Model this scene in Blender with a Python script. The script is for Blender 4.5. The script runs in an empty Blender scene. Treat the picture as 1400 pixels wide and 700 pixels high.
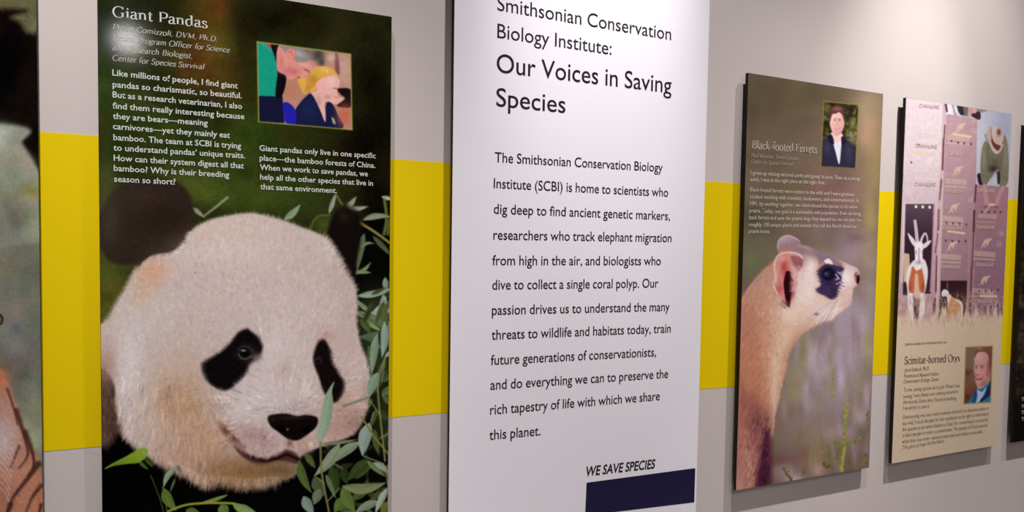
import bpy, bmesh, math, random
import numpy as np
from mathutils import Vector, Matrix

SC = bpy.context.scene
COL = SC.collection
# ---------------------------------------------------------------- camera (picture taken as 1400 x 700)
YAW, PITCH, ROLL, CY, FPX = 0.474951403, -0.0471422864, 0.0156595277, 387.55, 1050.0
CAM = np.array([0.0, -2.08, 1.6])
def _axes():
    cy, sy, cp, sp, cr, sr = math.cos(YAW), math.sin(YAW), math.cos(PITCH), math.sin(PITCH), math.cos(ROLL), math.sin(ROLL)
    fw = np.array([sy * cp, cy * cp, sp]); r = np.array([cy, -sy, 0.0]); u = np.cross(r, fw)
    return cr * r + sr * u, -sr * r + cr * u, fw
AR, AU, AF = _axes()
cam = bpy.data.cameras.new('camera'); co = bpy.data.objects.new('camera', cam); COL.objects.link(co)
co.matrix_world = Matrix([[AR[i], AU[i], -AF[i], CAM[i]] for i in range(3)] + [[0, 0, 0, 1]])
cam.sensor_width = 36; cam.lens = FPX / 1400 * 36; cam.shift_y = (CY - 350) / 1400; cam.clip_start = .05
SC.camera = co
# ---------------------------------------------------------------- light and exposure
SC.view_settings.view_transform = 'Standard'; SC.view_settings.look = 'None'
SC.view_settings.exposure = 0.0; SC.view_settings.gamma = 1.0; SC.view_settings.use_curve_mapping = False
wd = bpy.data.worlds.new('gallery ambience'); SC.world = wd; wd.use_nodes = True
wd.node_tree.nodes['Background'].inputs[0].default_value = (1.0, .93, .95, 1); wd.node_tree.nodes['Background'].inputs[1].default_value = .04
def spot(name, loc, aim, watts, ang, blend, rad, col=(1, .97, .96)):
    l = bpy.data.lights.new(name, 'SPOT'); l.energy = watts; l.spot_size = math.radians(ang); l.spot_blend = blend; l.shadow_soft_size = rad; l.color = col
    o = bpy.data.objects.new(name, l); COL.objects.link(o); o.location = loc
    o.rotation_euler = (Vector(aim) - Vector(loc)).to_track_quat('-Z', 'Y').to_euler(); return o
spot('track_spot', (1.5, -1.25, 4.5), (1.4, 0, 1.0), 315, 60, 1, .035)
spot('track_spot', (1.5, -1.25, 4.5), (1.36, 0, 2.2), 290, 22, 1, .035)
spot('track_spot', (3.15, -1.25, 4.5), (3.0, 0, .8), 505, 60, 1, .035)
spot('track_spot', (3.1, -1.25, 4.5), (2.8, 0, 1.95), 240, 25, 1, .035)
spot('track_spot', (-.2, -1.25, 4.5), (-.2, 0, .8), 520, 50, 1, .035)
spot('track_spot', (4.9, -1.25, 4.5), (4.75, 0, 1.0), 230, 58, 1, .035)  # added lamp beyond the view, brightens the wall's dark right end
spot('fill_spot', (2.6, -3.6, 3.4), (2.3, 0, .4), 65, 60, 1, .25)  # added fill lamp out in the room, lifts the lower wall
spot('fill_spot', (.0, -3.6, 3.9), (.3, 0, .4), 125, 60, 1, .25)  # second added fill, for the left part of the wall
spot('far_spot', (.065, -3.3, 2.83), (.25, 0, 1.5), 10, 50, 1, .075)
# ---------------------------------------------------------------- sheet coordinates <-> wall plane
def on_plane(px, py, off=0.0):
    d = AF + AR * ((px - 700) / FPX) - AU * ((py - CY) / FPX); t = (-off - CAM[1]) / d[1]; return CAM + t * d
def to_sheet(P):
    v = P - CAM; z = v @ AF; return 700 + FPX * (v @ AR) / z, CY - FPX * (v @ AU) / z
# ---------------------------------------------------------------- helpers
def link(name, me, mat=None, parent=None):
    o = bpy.data.objects.new(name, me); COL.objects.link(o); o.parent = parent
    if mat is not None: me.materials.clear(); me.materials.append(mat)
    return o
def empty(name, loc, label, cat, group=None):
    o = bpy.data.objects.new(name, None); COL.objects.link(o); o.location = loc; o.empty_display_size = .1; o['label'] = label; o['category'] = cat
    if group: o['group'] = group
    return o
def node_mat(name, base, rough=.6, spec=.5, bump=None, mottle=None, attr=None):
    m = bpy.data.materials.new(name); m.use_nodes = True; nt = m.node_tree; b = nt.nodes['Principled BSDF']
    b.inputs['Roughness'].default_value = rough; b.inputs['Specular IOR Level'].default_value = spec
    tc = nt.nodes.new('ShaderNodeTexCoord')
    if attr:
        a = nt.nodes.new('ShaderNodeAttribute'); a.attribute_name = attr; nt.links.new(a.outputs['Color'], b.inputs['Base Color'])
    elif mottle:
        n = nt.nodes.new('ShaderNodeTexNoise'); n.inputs['Scale'].default_value = mottle[0]; n.inputs['Detail'].default_value = 4
        r = nt.nodes.new('ShaderNodeMix'); r.data_type = 'RGBA'; r.inputs[6].default_value = (*base, 1); r.inputs[7].default_value = (*[c * mottle[1] for c in base], 1)
        nt.links.new(tc.outputs['Object'], n.inputs['Vector']); nt.links.new(n.outputs['Fac'], r.inputs[0]); nt.links.new(r.outputs[2], b.inputs['Base Color'])
    else: b.inputs['Base Color'].default_value = (*base, 1)
    if bump:
        n = nt.nodes.new('ShaderNodeTexNoise'); n.inputs['Scale'].default_value = bump[0]; n.inputs['Detail'].default_value = 3
        u = nt.nodes.new('ShaderNodeBump'); u.inputs['Strength'].default_value = bump[1]; u.inputs['Distance'].default_value = bump[2]
        nt.links.new(tc.outputs['Object'], n.inputs['Vector']); nt.links.new(n.outputs['Fac'], u.inputs['Height']); nt.links.new(u.outputs['Normal'], b.inputs['Normal'])
    return m
def lin(c): c = np.asarray(c, float) / 255; return np.where(c <= .04045, c / 12.92, ((c + .055) / 1.055) ** 2.4)
M_WALL = node_mat('warm grey wall paint', (.63, .55, .525), .75, .25, (260, .35, .0006), (3, .97))
M_STRIPE = node_mat('yellow wall paint', (.84, .60, .0), .75, .1, (260, .35, .0006), (3, .97))
M_FLOOR = node_mat('pale stone floor', (.55, .53, .52), .95, .1, (400, .6, .002), (30, .7))
M_EDGE = node_mat('black board edge', (.006, .004, .005), .6, .3, None, (40, .6))
M_WHITE = node_mat('white satin laminate', (.91, .86, .92), .5, .3, (500, .1, .0002), (5, .985))
M_PRINT = node_mat('laminated photograph', (1, 1, 1), .085, .25, (420, .1, .00015), attr='ink')
M_CREAM = M_PRINT
M_NAVY = node_mat('navy ink', (.012, .008, .05), .4, .3, None, (20, .9))
M_BLACKINK = node_mat('black ink', (.016, .013, .02), .5, .2, None, (50, .9))
M_WHITEINK = node_mat('off white ink', (.64, .66, .60), .5, .2, None, (50, .95))
M_GREYINK = node_mat('soft white ink', (.50, .49, .40), .5, .2, None, (50, .95))
M_PALEINK = node_mat('warm pale ink', (.56, .48, .42), .5, .2, None, (50, .95))
M_DIMINK = node_mat('dim warm ink', (.40, .33, .30), .5, .2, None, (50, .95))
M_BROWNINK = node_mat('brown ink', (.09, .05, .035), .5, .2, None, (50, .9))
M_TANINK = node_mat('tan stencil ink', (.60, .44, .38), .5, .2, None, (50, .95))
def box_mesh(name, x0, x1, y0, y1, z0, z1, bev=0):
    bm = bmesh.new(); bmesh.ops.create_cube(bm, size=1)
    for v in bm.verts: v.co = Vector((x0 + (v.co.x + .5) * (x1 - x0), y0 + (v.co.y + .5) * (y1 - y0), z0 + (v.co.z + .5) * (z1 - z0)))
    if bev: bmesh.ops.bevel(bm, geom=bm.edges[:], offset=bev, segments=2, profile=.6, affect='EDGES')
    me = bpy.data.meshes.new(name); bm.to_mesh(me); bm.free(); return me

# ---------------------------------------------------------------- print painter (numpy only)
def _rng(s): return np.random.default_rng(s)
def spline(pts, closed=True, n=8):
    P = np.array(pts, float); m = len(P); out = []
    rng_ = range(m if closed else m - 1)
    for i in rng_:
        if closed: p0, p1, p2, p3 = P[(i - 1) % m], P[i], P[(i + 1) % m], P[(i + 2) % m]
        else: p0, p1, p2, p3 = P[max(i - 1, 0)], P[i], P[i + 1], P[min(i + 2, m - 1)]
        for t in np.arange(n) / n:
            out.append(.5 * ((2 * p1) + (-p0 + p2) * t + (2 * p0 - 5 * p1 + 4 * p2 - p3) * t * t + (-p0 + 3 * p1 - 3 * p2 + p3) * t ** 3))
    if not closed: out.append(P[-1])
    return np.array(out)
def T(ox, oy, s): return lambda *pts: [(ox + x * s, oy + y * s) for x, y in pts]
class Canvas:
    """artwork raster; coordinates are sheet coordinates, S samples per unit, colours are 0..255 display values"""
    def __init__(c, x0, y0, x1, y1, S, base, seed=1):
        c.x0, c.y0, c.S = x0, y0, S
        c.W, c.H = int((x1 - x0) * S) + 1, int((y1 - y0) * S) + 1
        c.a = np.zeros((c.H, c.W, 3), np.float32) + np.array(base, np.float32)
        c.r = _rng(seed)
    def win(c, xa, ya, xb, yb):
        i0 = max(0, int((xa - c.x0) * c.S)); i1 = min(c.W, int((xb - c.x0) * c.S) + 2)
        j0 = max(0, int((ya - c.y0) * c.S)); j1 = min(c.H, int((yb - c.y0) * c.S) + 2)
        if i1 <= i0 or j1 <= j0: return None
        X, Y = np.meshgrid(c.x0 + np.arange(i0, i1) / c.S, c.y0 + np.arange(j0, j1) / c.S)
        return slice(j0, j1), slice(i0, i1), X.astype(np.float32), Y.astype(np.float32)
    def mix(c, w, m, col):
        v = c.a[w[0], w[1]]; m = m[..., None]
        c.a[w[0], w[1]] = v * (1 - m) + np.asarray(col, np.float32) * m
    def blob(c, x, y, rx, ry, col, al=1., ang=0., k=1.):
        R = max(rx, ry) * 2.6; w = c.win(x - R, y - R, x + R, y + R)
        if w is None: return
        ca, sa = math.cos(math.radians(ang)), math.sin(math.radians(ang))
        dx, dy = w[2] - x, w[3] - y
        u, v = (dx * ca + dy * sa) / rx, (-dx * sa + dy * ca) / ry
        c.mix(w, al * np.exp(-(u * u + v * v) ** k), col)
    def disc(c, x, y, rx, ry, col, al=1., ang=0., soft=.6):
        R = max(rx, ry) + soft * 2 + 1; w = c.win(x - R, y - R, x + R, y + R)
        if w is None: return
        ca, sa = math.cos(math.radians(ang)), math.sin(math.radians(ang))
        dx, dy = w[2] - x, w[3] - y
        q = np.hypot((dx * ca + dy * sa) / rx, (-dx * sa + dy * ca) / ry)
        c.mix(w, al * np.clip(.5 - (q - 1) * min(rx, ry) / soft, 0, 1), col)
    def cover(c, pts, soft=.8, smooth=True):
        P = spline(pts) if smooth else np.array(pts, float)
        g = soft * 1.5 + 1; w = c.win(P[:, 0].min() - g, P[:, 1].min() - g, P[:, 0].max() + g, P[:, 1].max() + g)
        if w is None: return None, None
        X, Y = w[2], w[3]; d = np.full(X.shape, 1e9, np.float32); ins = np.zeros(X.shape, bool)
        Q = np.roll(P, -1, 0)
        for (ax, ay), (bx, by) in zip(P, Q):
            ex, ey = bx - ax, by - ay; L = ex * ex + ey * ey
            if L < 1e-9: continue
            t = np.clip(((X - ax) * ex + (Y - ay) * ey) / L, 0, 1)
            d = np.minimum(d, (X - ax - t * ex) ** 2 + (Y - ay - t * ey) ** 2)
            if ay != by:
                cr = ((Y >= ay) != (Y >= by)) & (X < (Y - ay) * ex / ey + ax); ins ^= cr
        sd = np.sqrt(d) * np.where(ins, 1, -1)
        t = np.clip(.5 + sd / (2 * soft), 0, 1)
        return w, t * t * (3 - 2 * t)
    def poly(c, pts, col, soft=.8, al=1., smooth=True, grad=None):
        w, m = c.cover(pts, soft, smooth)
        if w is None: return
        if grad is not None:      # second colour along a direction: (colour, xa, ya, xb, yb)
            g, xa, ya, xb, yb = grad; L = (xb - xa) ** 2 + (yb - ya) ** 2
            t = np.clip(((w[2] - xa) * (xb - xa) + (w[3] - ya) * (yb - ya)) / L, 0, 1)[..., None]
            col = np.array(col) * (1 - t) + np.array(g) * t
        c.mix(w, al * m, col)
    def line(c, pts, wd, col, al=1., smooth=True, w2=None, soft=.5):
        P = spline(pts, False, 5) if smooth and len(pts) > 2 else np.array(pts, float)
        if w2 is None: w2 = wd
        g = max(wd, w2) + 2; w = c.win(P[:, 0].min() - g, P[:, 1].min() - g, P[:, 0].max() + g, P[:, 1].max() + g)
        if w is None: return
        X, Y = w[2], w[3]; best = np.zeros(X.shape, np.float32); n = len(P) - 1
        for i in range(n):
            ax, ay = P[i]; ex, ey = P[i + 1] - P[i]; L = ex * ex + ey * ey + 1e-9
            t = np.clip(((X - ax) * ex + (Y - ay) * ey) / L, 0, 1)
            d = np.hypot(X - ax - t * ex, Y - ay - t * ey)
            hw = (wd + (w2 - wd) * (i + t) / n) / 2
            best = np.maximum(best, np.clip(.5 + (hw - d) / (2 * soft), 0, 1) * np.minimum(1, hw * 2 / .8))
        c.mix(w, al * best, col)
    def leaf(c, base, tip, wd, col, bend=0., vein=True, soft=.5):
        b, t = np.array(base, float), np.array(tip, float); d = t - b; L = np.hypot(*d) + 1e-6
        n = np.array([-d[1], d[0]]) / L
        prof = [(0, .08), (.12, .6), (.3, 1), (.5, .98), (.72, .72), (.9, .28), (1, 0)]
        ctr = lambda s: b + d * s + n * bend * L * 4 * s * (1 - s)
        up = [ctr(s) + n * wd / 2 * q for s, q in prof]; dn = [ctr(s) - n * wd / 2 * q for s, q in prof[:-1]][::-1]
        c.poly(up + dn, col, soft); col = np.array(col, float)
        half = [ctr(s) for s, q in prof] + dn
        c.poly(half, col * .84, soft + .5, .5)
        if vein: c.line([ctr(s) for s in (.03, .3, .6, .95)], .7, np.minimum(col * 1.25 + 8, 255), .5)
    def noise(c, cell, amp, oct=3, sx=1., chroma=.3, mask=None, seed=0):
        """low frequency mottling of the ink, as a blurred photograph has"""
        tot = np.zeros((c.H, c.W, 3), np.float32); r = _rng(seed + 77)
        for o in range(oct):
            s = cell / 2 ** o; nx, ny = int(c.W / c.S / (s * sx)) + 3, int(c.H / c.S / s) + 3
            g = r.normal(size=(ny, nx, 1)) * (1 - chroma) + r.normal(size=(ny, nx, 3)) * chroma
            gx = np.arange(c.W) / c.S / (s * sx); gy = np.arange(c.H) / c.S / s
            ix, iy = gx.astype(int), gy.astype(int); fx, fy = gx - ix, gy - iy
            fx = (fx * fx * (3 - 2 * fx))[None, :, None]; fy = (fy * fy * (3 - 2 * fy))[:, None, None]
            v = (g[iy][:, ix] * (1 - fx) + g[iy][:, ix + 1] * fx) * (1 - fy) + (g[iy + 1][:, ix] * (1 - fx) + g[iy + 1][:, ix + 1] * fx) * fy
            tot += v / 1.6 ** o
        if mask is not None: tot = tot * mask[..., None]
        c.a = np.clip(c.a * (1 + amp * tot * .5) + amp * tot * 12, 0, 255)
    def full(c, pts, soft=1.):
        m = np.zeros((c.H, c.W), np.float32); w, k = c.cover(pts, soft)
        if w is not None: m[w[0], w[1]] = k
        return m
    def fur(c, box, n, dirf, length, var=.1, al=.35, mask=None, tint=None, keep=.0, edge=None):
        """hairs: each takes the ink colour at its root and is drawn along dirf(x, y) (degrees, 0 = right, 90 = down)"""
        if box is not None: xa, ya, xb, yb = box
        if edge is not None:
            P = spline(edge, False, 12); i = c.r.integers(0, len(P) - 1, n); t = c.r.random(n)[:, None]
            p = P[i] * (1 - t) + P[i + 1] * t; x, y = p[:, 0], p[:, 1]
            x = x + c.r.normal(size=n) * 1.2; y = y + c.r.normal(size=n) * 1.2
        else: x = c.r.uniform(xa, xb, n); y = c.r.uniform(ya, yb, n)
        def ij(x, y): return np.clip(((y - c.y0) * c.S), 0, c.H - 1).astype(int), np.clip(((x - c.x0) * c.S), 0, c.W - 1).astype(int)
        j, i = ij(x, y)
        if mask is not None:
            k = mask[j, i] > .5; x, y, j, i = x[k], y[k], j[k], i[k]
        n = len(x)
        if n == 0: return
        col = c.a[j, i] * (1 + c.r.normal(size=(n, 1)) * var)
        if tint is not None: col = col * (1 - keep) + np.array(tint) * keep
        col = np.clip(col, 0, 255)
        ang = np.radians(dirf(x, y) + c.r.normal(size=n) * 9); curl = np.radians(c.r.normal(size=n) * 14)
        L = length * c.r.uniform(.5, 1.3, n); K = int(length * 1.3 * c.S) + 1
        for k in range(K):
            s = k / c.S; f = s / L; ok = f < 1
            if edge is None or mask is None: pass
            an = ang + curl * f
            if k: x = x + np.cos(an) / c.S; y = y + np.sin(an) / c.S
            inb = ok & (x > c.x0) & (y > c.y0) & (x < c.x0 + (c.W - 1) / c.S) & (y < c.y0 + (c.H - 1) / c.S)
            jj, ii = ij(x[inb], y[inb]); A = (al * (1 - f[inb] ** 2))[:, None]
            c.a[jj, ii] = c.a[jj, ii] * (1 - A) + col[inb] * A
    def blur(c, sig=.6, win=None):
        k = np.exp(-np.arange(-3, 4) ** 2 / (2 * (sig * c.S) ** 2)); k /= k.sum(); a = c.a
        for ax in (0, 1):
            p = np.pad(a, [(3, 3) if q == ax else (0, 0) for q in range(3)], mode='edge')
            a = sum(k[q] * (p[q:q + c.H] if ax == 0 else p[:, q:q + c.W]) for q in range(7))
        c.a = a
    def sample(c, x, y):
        gx = np.clip((x - c.x0) * c.S, 0, c.W - 1.001); gy = np.clip((y - c.y0) * c.S, 0, c.H - 1.001)
        ix, iy = gx.astype(int), gy.astype(int); fx, fy = (gx - ix)[:, None], (gy - iy)[:, None]
        a = c.a
        return (a[iy, ix] * (1 - fx) + a[iy, ix + 1] * fx) * (1 - fy) + (a[iy + 1, ix] * (1 - fx) + a[iy + 1, ix + 1] * fx) * fy

def paint_panda():
    c = Canvas(130, -70, 545, 790, 1.25, (38, 42, 14), 3)
    B = c.blob
    B(160, 20, 60, 70, (28, 34, 8)); B(150, 130, 40, 50, (52, 66, 22), .8); B(200, 170, 70, 50, (44, 58, 18), .8)
    B(285, 50, 38, 75, (92, 64, 20), .95); B(300, 10, 16, 22, (110, 52, 22), .6); B(262, 90, 34, 24, (84, 52, 18), .7)
    B(305, 120, 26, 34, (82, 60, 18), .8); B(215, 20, 40, 40, (26, 30, 8), .8); B(335, 60, 18, 60, (34, 30, 8), .8)
    B(270, 150, 36, 18, (22, 28, 8), .8); B(340, 190, 40, 44, (46, 64, 16), .85); B(265, 250, 60, 28, (84, 94, 32), .8)
    B(300, 215, 50, 30, (48, 60, 18), .6); B(400, 20, 60, 30, (22, 20, 5), .9); B(460, 40, 50, 34, (52, 44, 18), .7)
    B(500, 70, 34, 40, (34, 30, 10), .8); B(515, 130, 34, 60, (18, 15, 4), .9); B(430, 190, 44, 22, (46, 52, 14), .7)
    B(500, 200, 50, 40, (20, 12, 3), .95); B(380, 270, 60, 30, (44, 58, 16), .9); B(330, 270, 40, 24, (60, 76, 24), .8)
    B(520, 270, 34, 60, (26, 18, 8), .9); B(150, 385, 30, 50, (82, 84, 30), .9, 10); B(148, 270, 20, 50, (72, 82, 38), .8)
    B(145, 430, 20, 20, (110, 104, 40), .5)
    c.noise(34, .16, 2, seed=4); c.noise(3, .07, 2, seed=5)
    # dark thicket right and below
    c.poly([(486, 330), (545, 320), (545, 800), (130, 800), (130, 560), (200, 600), (300, 640), (420, 600), (480, 500)], (14, 14, 8), 6, 1)
    B(515, 480, 26, 50, (52, 62, 34), .8); B(515, 430, 26, 30, (66, 78, 48), .6); B(525, 570, 14, 40, (48, 56, 24), .8)
    c.line([(311, 270), (295, 283), (278, 296)], 3.4, (150, 155, 122), .8, w2=2.4, soft=1.); c.leaf((264, 284), (279, 297), 6, (140, 146, 118), soft=1)
    r2, r3, r4, r5, r6 = T(330, 230, .3), T(130, 420, .3), T(330, 420, .3), T(130, 560, .2), T(330, 560, .2)
    # twigs and leaves behind the head
    def lf(R, a, b, w, col, bend=0, soft=.5): p = R(a, b); c.leaf(p[0], p[1], w, col, bend, soft=soft)
    back = [((195, 235), (268, 165), 9, (122, 142, 118), .06), ((400, 205), (432, 112), 6, (138, 144, 124), 0), ((478, 190), (524, 130), 7, (134, 142, 122), 0),
            ((490, 185), (578, 174), 6, (138, 146, 130), .05), ((555, 235), (685, 222), 8, (128, 134, 112), -.08), ((560, 300), (528, 470), 12, (92, 108, 72), .05),
            ((600, 310), (688, 402), 7, (74, 84, 52), 0), ((548, 362), (606, 345), 4, (112, 124, 92), -.2), ((518, 482), (590, 428), 5, (112, 128, 90), .1), ((518, 470), (590, 476), 5, (112, 126, 90), 0),
            ((640, 130), (700, 145), 5, (170, 172, 158), 0), ((688, 60), (700, 110), 6, (92, 100, 60), 0)]
    for a, b, w, col, be in back: lf(r2, a, b, w, col, be, .9)
    c.line(r2((310, 282), (345, 222), (405, 214)), 2.4, (96, 98, 56), .8, soft=1); c.line(r2((520, 238), (600, 285), (692, 352)), 3.4, (146, 130, 66), .9, soft=.8)
    c.line(r2((652, 140), (662, 230), (650, 300)), 4, (112, 118, 58), .8, soft=1); c.line(r2((668, 300), (676, 240), (692, 210)), 4, (104, 108, 54), .8, soft=1)
    c.line(r2((430, 118), (462, 170)), 3, (100, 110, 60), .8, soft=1); c.blob(*r2((378, 255))[0], 14, 12, (76, 90, 36), .6)
    right = [(r2, (528, 582), (696, 545), 9, (132, 152, 128), .04), (r2, (655, 498), (660, 570), 8, (120, 138, 118), 0), (r2, (640, 655), (655, 560), 9, (140, 156, 142), 0),
             (r2, (524, 600), (612, 668), 6, (118, 130, 98), .05), (r2, (700, 612), (590, 665), 9, (150, 166, 152), .05), (r2, (520, 655), (610, 702), 8, (116, 130, 96), -.05), (r4, (700, 110), (528, 25), 13, (92, 112, 80), .05),
             (r4, (598, 28), (700, 0), 9, (146, 156, 136), .1), (r4, (690, 150), (540, 138), 16, (76, 96, 66), .05), (r4, (560, 60), (640, 110), 6, (128, 140, 80), 0), (r4, (700, 200), (652, 232), 6, (140, 158, 142), .1),
             (r4, (640, 400), (690, 350), 11, (86, 104, 68), .1), (r4, (690, 440), (640, 400), 10, (82, 98, 60), 0), (r4, (610, 470), (690, 520), 10, (52, 66, 34), 0), (r4, (690, 560), (650, 620), 12, (56, 70, 36), 0),
             (r4, (560, 460), (600, 420), 8, (70, 82, 54), 0), (r4, (640, 340), (690, 300), 8, (70, 86, 50), 0)]
    for R, a, b, w, col, be in right: lf(R, a, b, w, col, be)
    rr = _rng(12)
    for k in range(70):     # dim leaves deep in the thicket
        x = rr.uniform(492, 540) - (0 if k % 2 else rr.uniform(0, 60)); y = rr.uniform(395, 600) if k % 2 else rr.uniform(610, 720)
        an = rr.uniform(-1.2, 2.4); L = rr.uniform(18, 42); v = rr.uniform(.35, 1)
        c.leaf((x, y), (x + L * math.cos(an), y + L * math.sin(an)), rr.uniform(4, 10), (86 * v, 98 * v, 54 * v), rr.uniform(-.08, .08), vein=False, soft=.9)
    # body: brown neck fur at the left edge
    c.poly([(120, 480), (160, 500), (166, 560), (184, 606), (176, 630), (120, 640)], (92, 68, 56), 6, .95); B(146, 508, 10, 14, (150, 116, 104), .8); B(158, 570, 8, 30, (60, 40, 30), .6)
    c.poly([(120, 625), (146, 610), (168, 590), (200, 615), (230, 640), (300, 670), (420, 640), (470, 800), (130, 800)], (7, 5, 6), 7, 1)
    c.fur((132, 490, 180, 640), 2600, lambda x, y: 80 + 0 * x, 11, .4, .45)
    # left ear
    ear = [(134, 300), (143, 279), (154, 262), (175, 249), (205, 243), (235, 246), (253, 257), (262, 275), (264.5, 296), (261, 317), (253, 335), (235, 350), (208, 356), (187, 361), (160, 361), (148, 355), (140, 343), (134, 330)]
    c.poly(ear, (46, 36, 29), 4); B(150, 300, 16, 40, (74, 66, 56), .5); B(225, 300, 34, 40, (40, 26, 20), .8); B(190, 270, 40, 20, (60, 48, 38), .5)
    em = c.full(ear, 2); c.fur((130, 235, 270, 365), 5000, lambda x, y: 200 + (x - 200) * .8 + (300 - y) * .3, 5, .22, .3, mask=em)
    # right ear
    rear = [(471, 283), (459, 290), (451, 307), (448, 323), (458, 345), (470, 372), (484, 380), (489, 352), (494, 322), (491, 300), (481, 287)]
    c.poly(rear, (24, 15, 14), 3); B(470, 296, 9, 9, (46, 40, 28), .5)
    c.fur(None, 900, lambda x, y: 270 + (x - 470) * 1.6, 6, .3, .35, edge=[(452, 308), (460, 290), (472, 284), (482, 288), (491, 302), (493, 322)])
    # head
    head = [(118, 470), (128, 452), (141, 441), (149, 434), (156, 420), (169, 400), (179, 381), (190, 364), (208, 350), (233, 345), (250, 334), (263, 315), (286, 302), (312, 295.5), (340, 292), (362, 295), (387, 302), (411, 311), (440, 323), (455, 341), (465, 358), (477, 382), (486, 400), (488, 420), (487, 440), (493, 472), (501, 492), (505, 513), (504, 536), (500, 560), (491, 582), (478, 596), (458, 604), (430, 614), (411, 624), (408, 640), (398, 652), (370, 659), (350, 662), (330, 664), (306, 657), (284, 662), (270, 655), (257, 645), (226, 633), (214, 626), (200, 615), (184, 604), (173, 592), (166, 576), (160, 548), (156, 524), (147, 508), (136, 502), (120, 500)]
    hm = c.full(head, 2.2)
    w = c.win(130, -70, 545, 790); w = (slice(0, c.H), slice(0, c.W), w[2], w[3])
    c.mix(w, hm, (190, 172, 166)); base = c.a.copy(); behind = c.a * 0 + c.a
    sh = [(300, 320, 90, 26, (198, 178, 166), .7, 0), (420, 350, 50, 40, (186, 168, 160), .6, 30), (330, 400, 90, 60, (192, 174, 170), .6, 0), (200, 420, 40, 60, (196, 184, 180), .8, 0),
          (208, 372, 22, 20, (204, 148, 118), .75, -40), (194, 400, 16, 22, (196, 160, 132), .6, 0), (178, 500, 22, 60, (210, 200, 200), .9, 0), (143, 505, 9, 20, (150, 112, 100), .8, 0), (200, 560, 24, 40, (202, 184, 174), .8, 0), (150, 500, 10, 26, (176, 142, 130), .7, 0),
          (246, 500, 40, 40, (192, 166, 150), .6, 0), (255, 560, 46, 42, (180, 142, 110), .85, -20), (235, 545, 26, 22, (176, 138, 106), .5, 0), (290, 600, 40, 36, (184, 146, 116), .9, 30), (250, 618, 40, 24, (176, 138, 116), .7, 20),
          (310, 645, 46, 22, (150, 108, 76), .8, 0), (345, 645, 50, 20, (124, 88, 48), .85, 0), (390, 642, 24, 16, (96, 72, 38), .7, 0), (340, 630, 26, 10, (168, 128, 112), .6, 10),
          (350, 545, 56, 44, (204, 192, 192), .9, 0), (325, 565, 26, 24, (206, 194, 192), .7, 0), (390, 520, 44, 50, (198, 182, 180), .7, 0), (395, 440, 44, 46, (198, 180, 178), .6, 0), (372, 496, 22, 40, (204, 192, 190), .5, 10),
          (388, 505, 12, 12, (176, 140, 136), .45, 0), (355, 600, 34, 16, (178, 146, 146), .8, 10), (338, 590, 18, 16, (172, 140, 138), .6, 0), (420, 606, 22, 12, (176, 146, 132), .7, -10), (410, 555, 14, 8, (176, 160, 160), .6, 0),
          (470, 560, 30, 40, (184, 150, 138), .85, 0), (488, 510, 18, 30, (200, 180, 174), .8, 0), (462, 470, 22, 26, (192, 166, 156), .7, 0), (485, 580, 22, 16, (140, 112, 102), .7, 0), (476, 430, 14, 60, (182, 162, 156), .6, 0),
          (455, 585, 24, 18, (176, 138, 124), .7, 0), (445, 460, 10, 8, (176, 130, 116), .5, 0), (465, 380, 14, 20, (180, 160, 156), .6, 20), (500, 540, 8, 30, (160, 134, 126), .5, 0), (450, 340, 10, 14, (204, 190, 184), .6, 0)]
    for x, y, rx, ry, col, al, an in sh: B(x, y, rx, ry, col, al, an)
    c.a = behind * (1 - hm[..., None]) + c.a * hm[..., None] if False else base * (1 - hm[..., None]) + c.a * hm[..., None]
    # fur flow: away from the nose
    def flow(x, y):
        a = np.degrees(np.arctan2(y - 560, (x - 392) * .9)); return a
    def cheek(x, y): return np.where(x < 300, 115 - (x - 150) * .25 - (620 - y) * .05, flow(x, y))
    B(300, 345, 60, 24, (206, 190, 182), .5); B(378, 468, 14, 20, (206, 194, 194), .5); B(312, 505, 30, 26, (184, 164, 158), .5); B(420, 530, 10, 20, (210, 196, 196), .6); c.fur((132, 290, 510, 665), 30000, lambda x, y: np.where((x < 310) & (y > 500), 100 + (x - 240) * -.3, flow(x, y)), 6, .10, .26, mask=hm)
    w_ = c.a * 1
    for k in range(4200):    # broad soft tufts
        x, y = c.r.uniform(140, 505), c.r.uniform(295, 660); j, i = int((y - c.y0) * c.S), int((x - c.x0) * c.S)
        if hm[j, i] < .6: continue
        a = math.radians(float(cheek(np.array(x), np.array(y))) + c.r.normal() * 10); L = c.r.uniform(5, 12) * (1.9 if y > 520 and x < 330 else .8); v = c.r.normal() * (.15 if y > 500 else .07)
        c.line([(x, y), (x + math.cos(a) * L, y + math.sin(a) * L)], c.r.uniform(1, 2.4), np.clip(c.a[j, i] * (1 + v), 0, 255), .55, smooth=False, w2=.4, soft=1)
    # tousled long hair, lower left cheek and chin
    for x0, y0, n, cl, ang in [(230, 560, 260, (206, 176, 152), 100), (270, 590, 260, (206, 172, 148), 105), (250, 540, 160, (150, 110, 84), 150), (290, 570, 200, (150, 108, 80), 120), (320, 630, 240, (176, 142, 116), 95), (210, 590, 260, (214, 200, 194), 100), (180, 540, 300, (216, 206, 204), 96), (360, 640, 200, (150, 116, 78), 92), (250, 610, 300, (196, 160, 140), 98)]:
        x = c.r.normal(x0, 18, n)
        c.fur((x0 - 34, y0 - 26, x0 + 34, y0 + 26), n, lambda x, y, a=ang: a + 0 * x, 12, .12, .42, mask=hm, tint=cl, keep=.55)
    # fringe hairs crossing the outline
    c.fur(None, 1500, lambda x, y: 105 + 0 * x, 11, .12, .5, edge=[(160, 540), (166, 576), (173, 590), (184, 602), (200, 613), (216, 625)])
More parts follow.
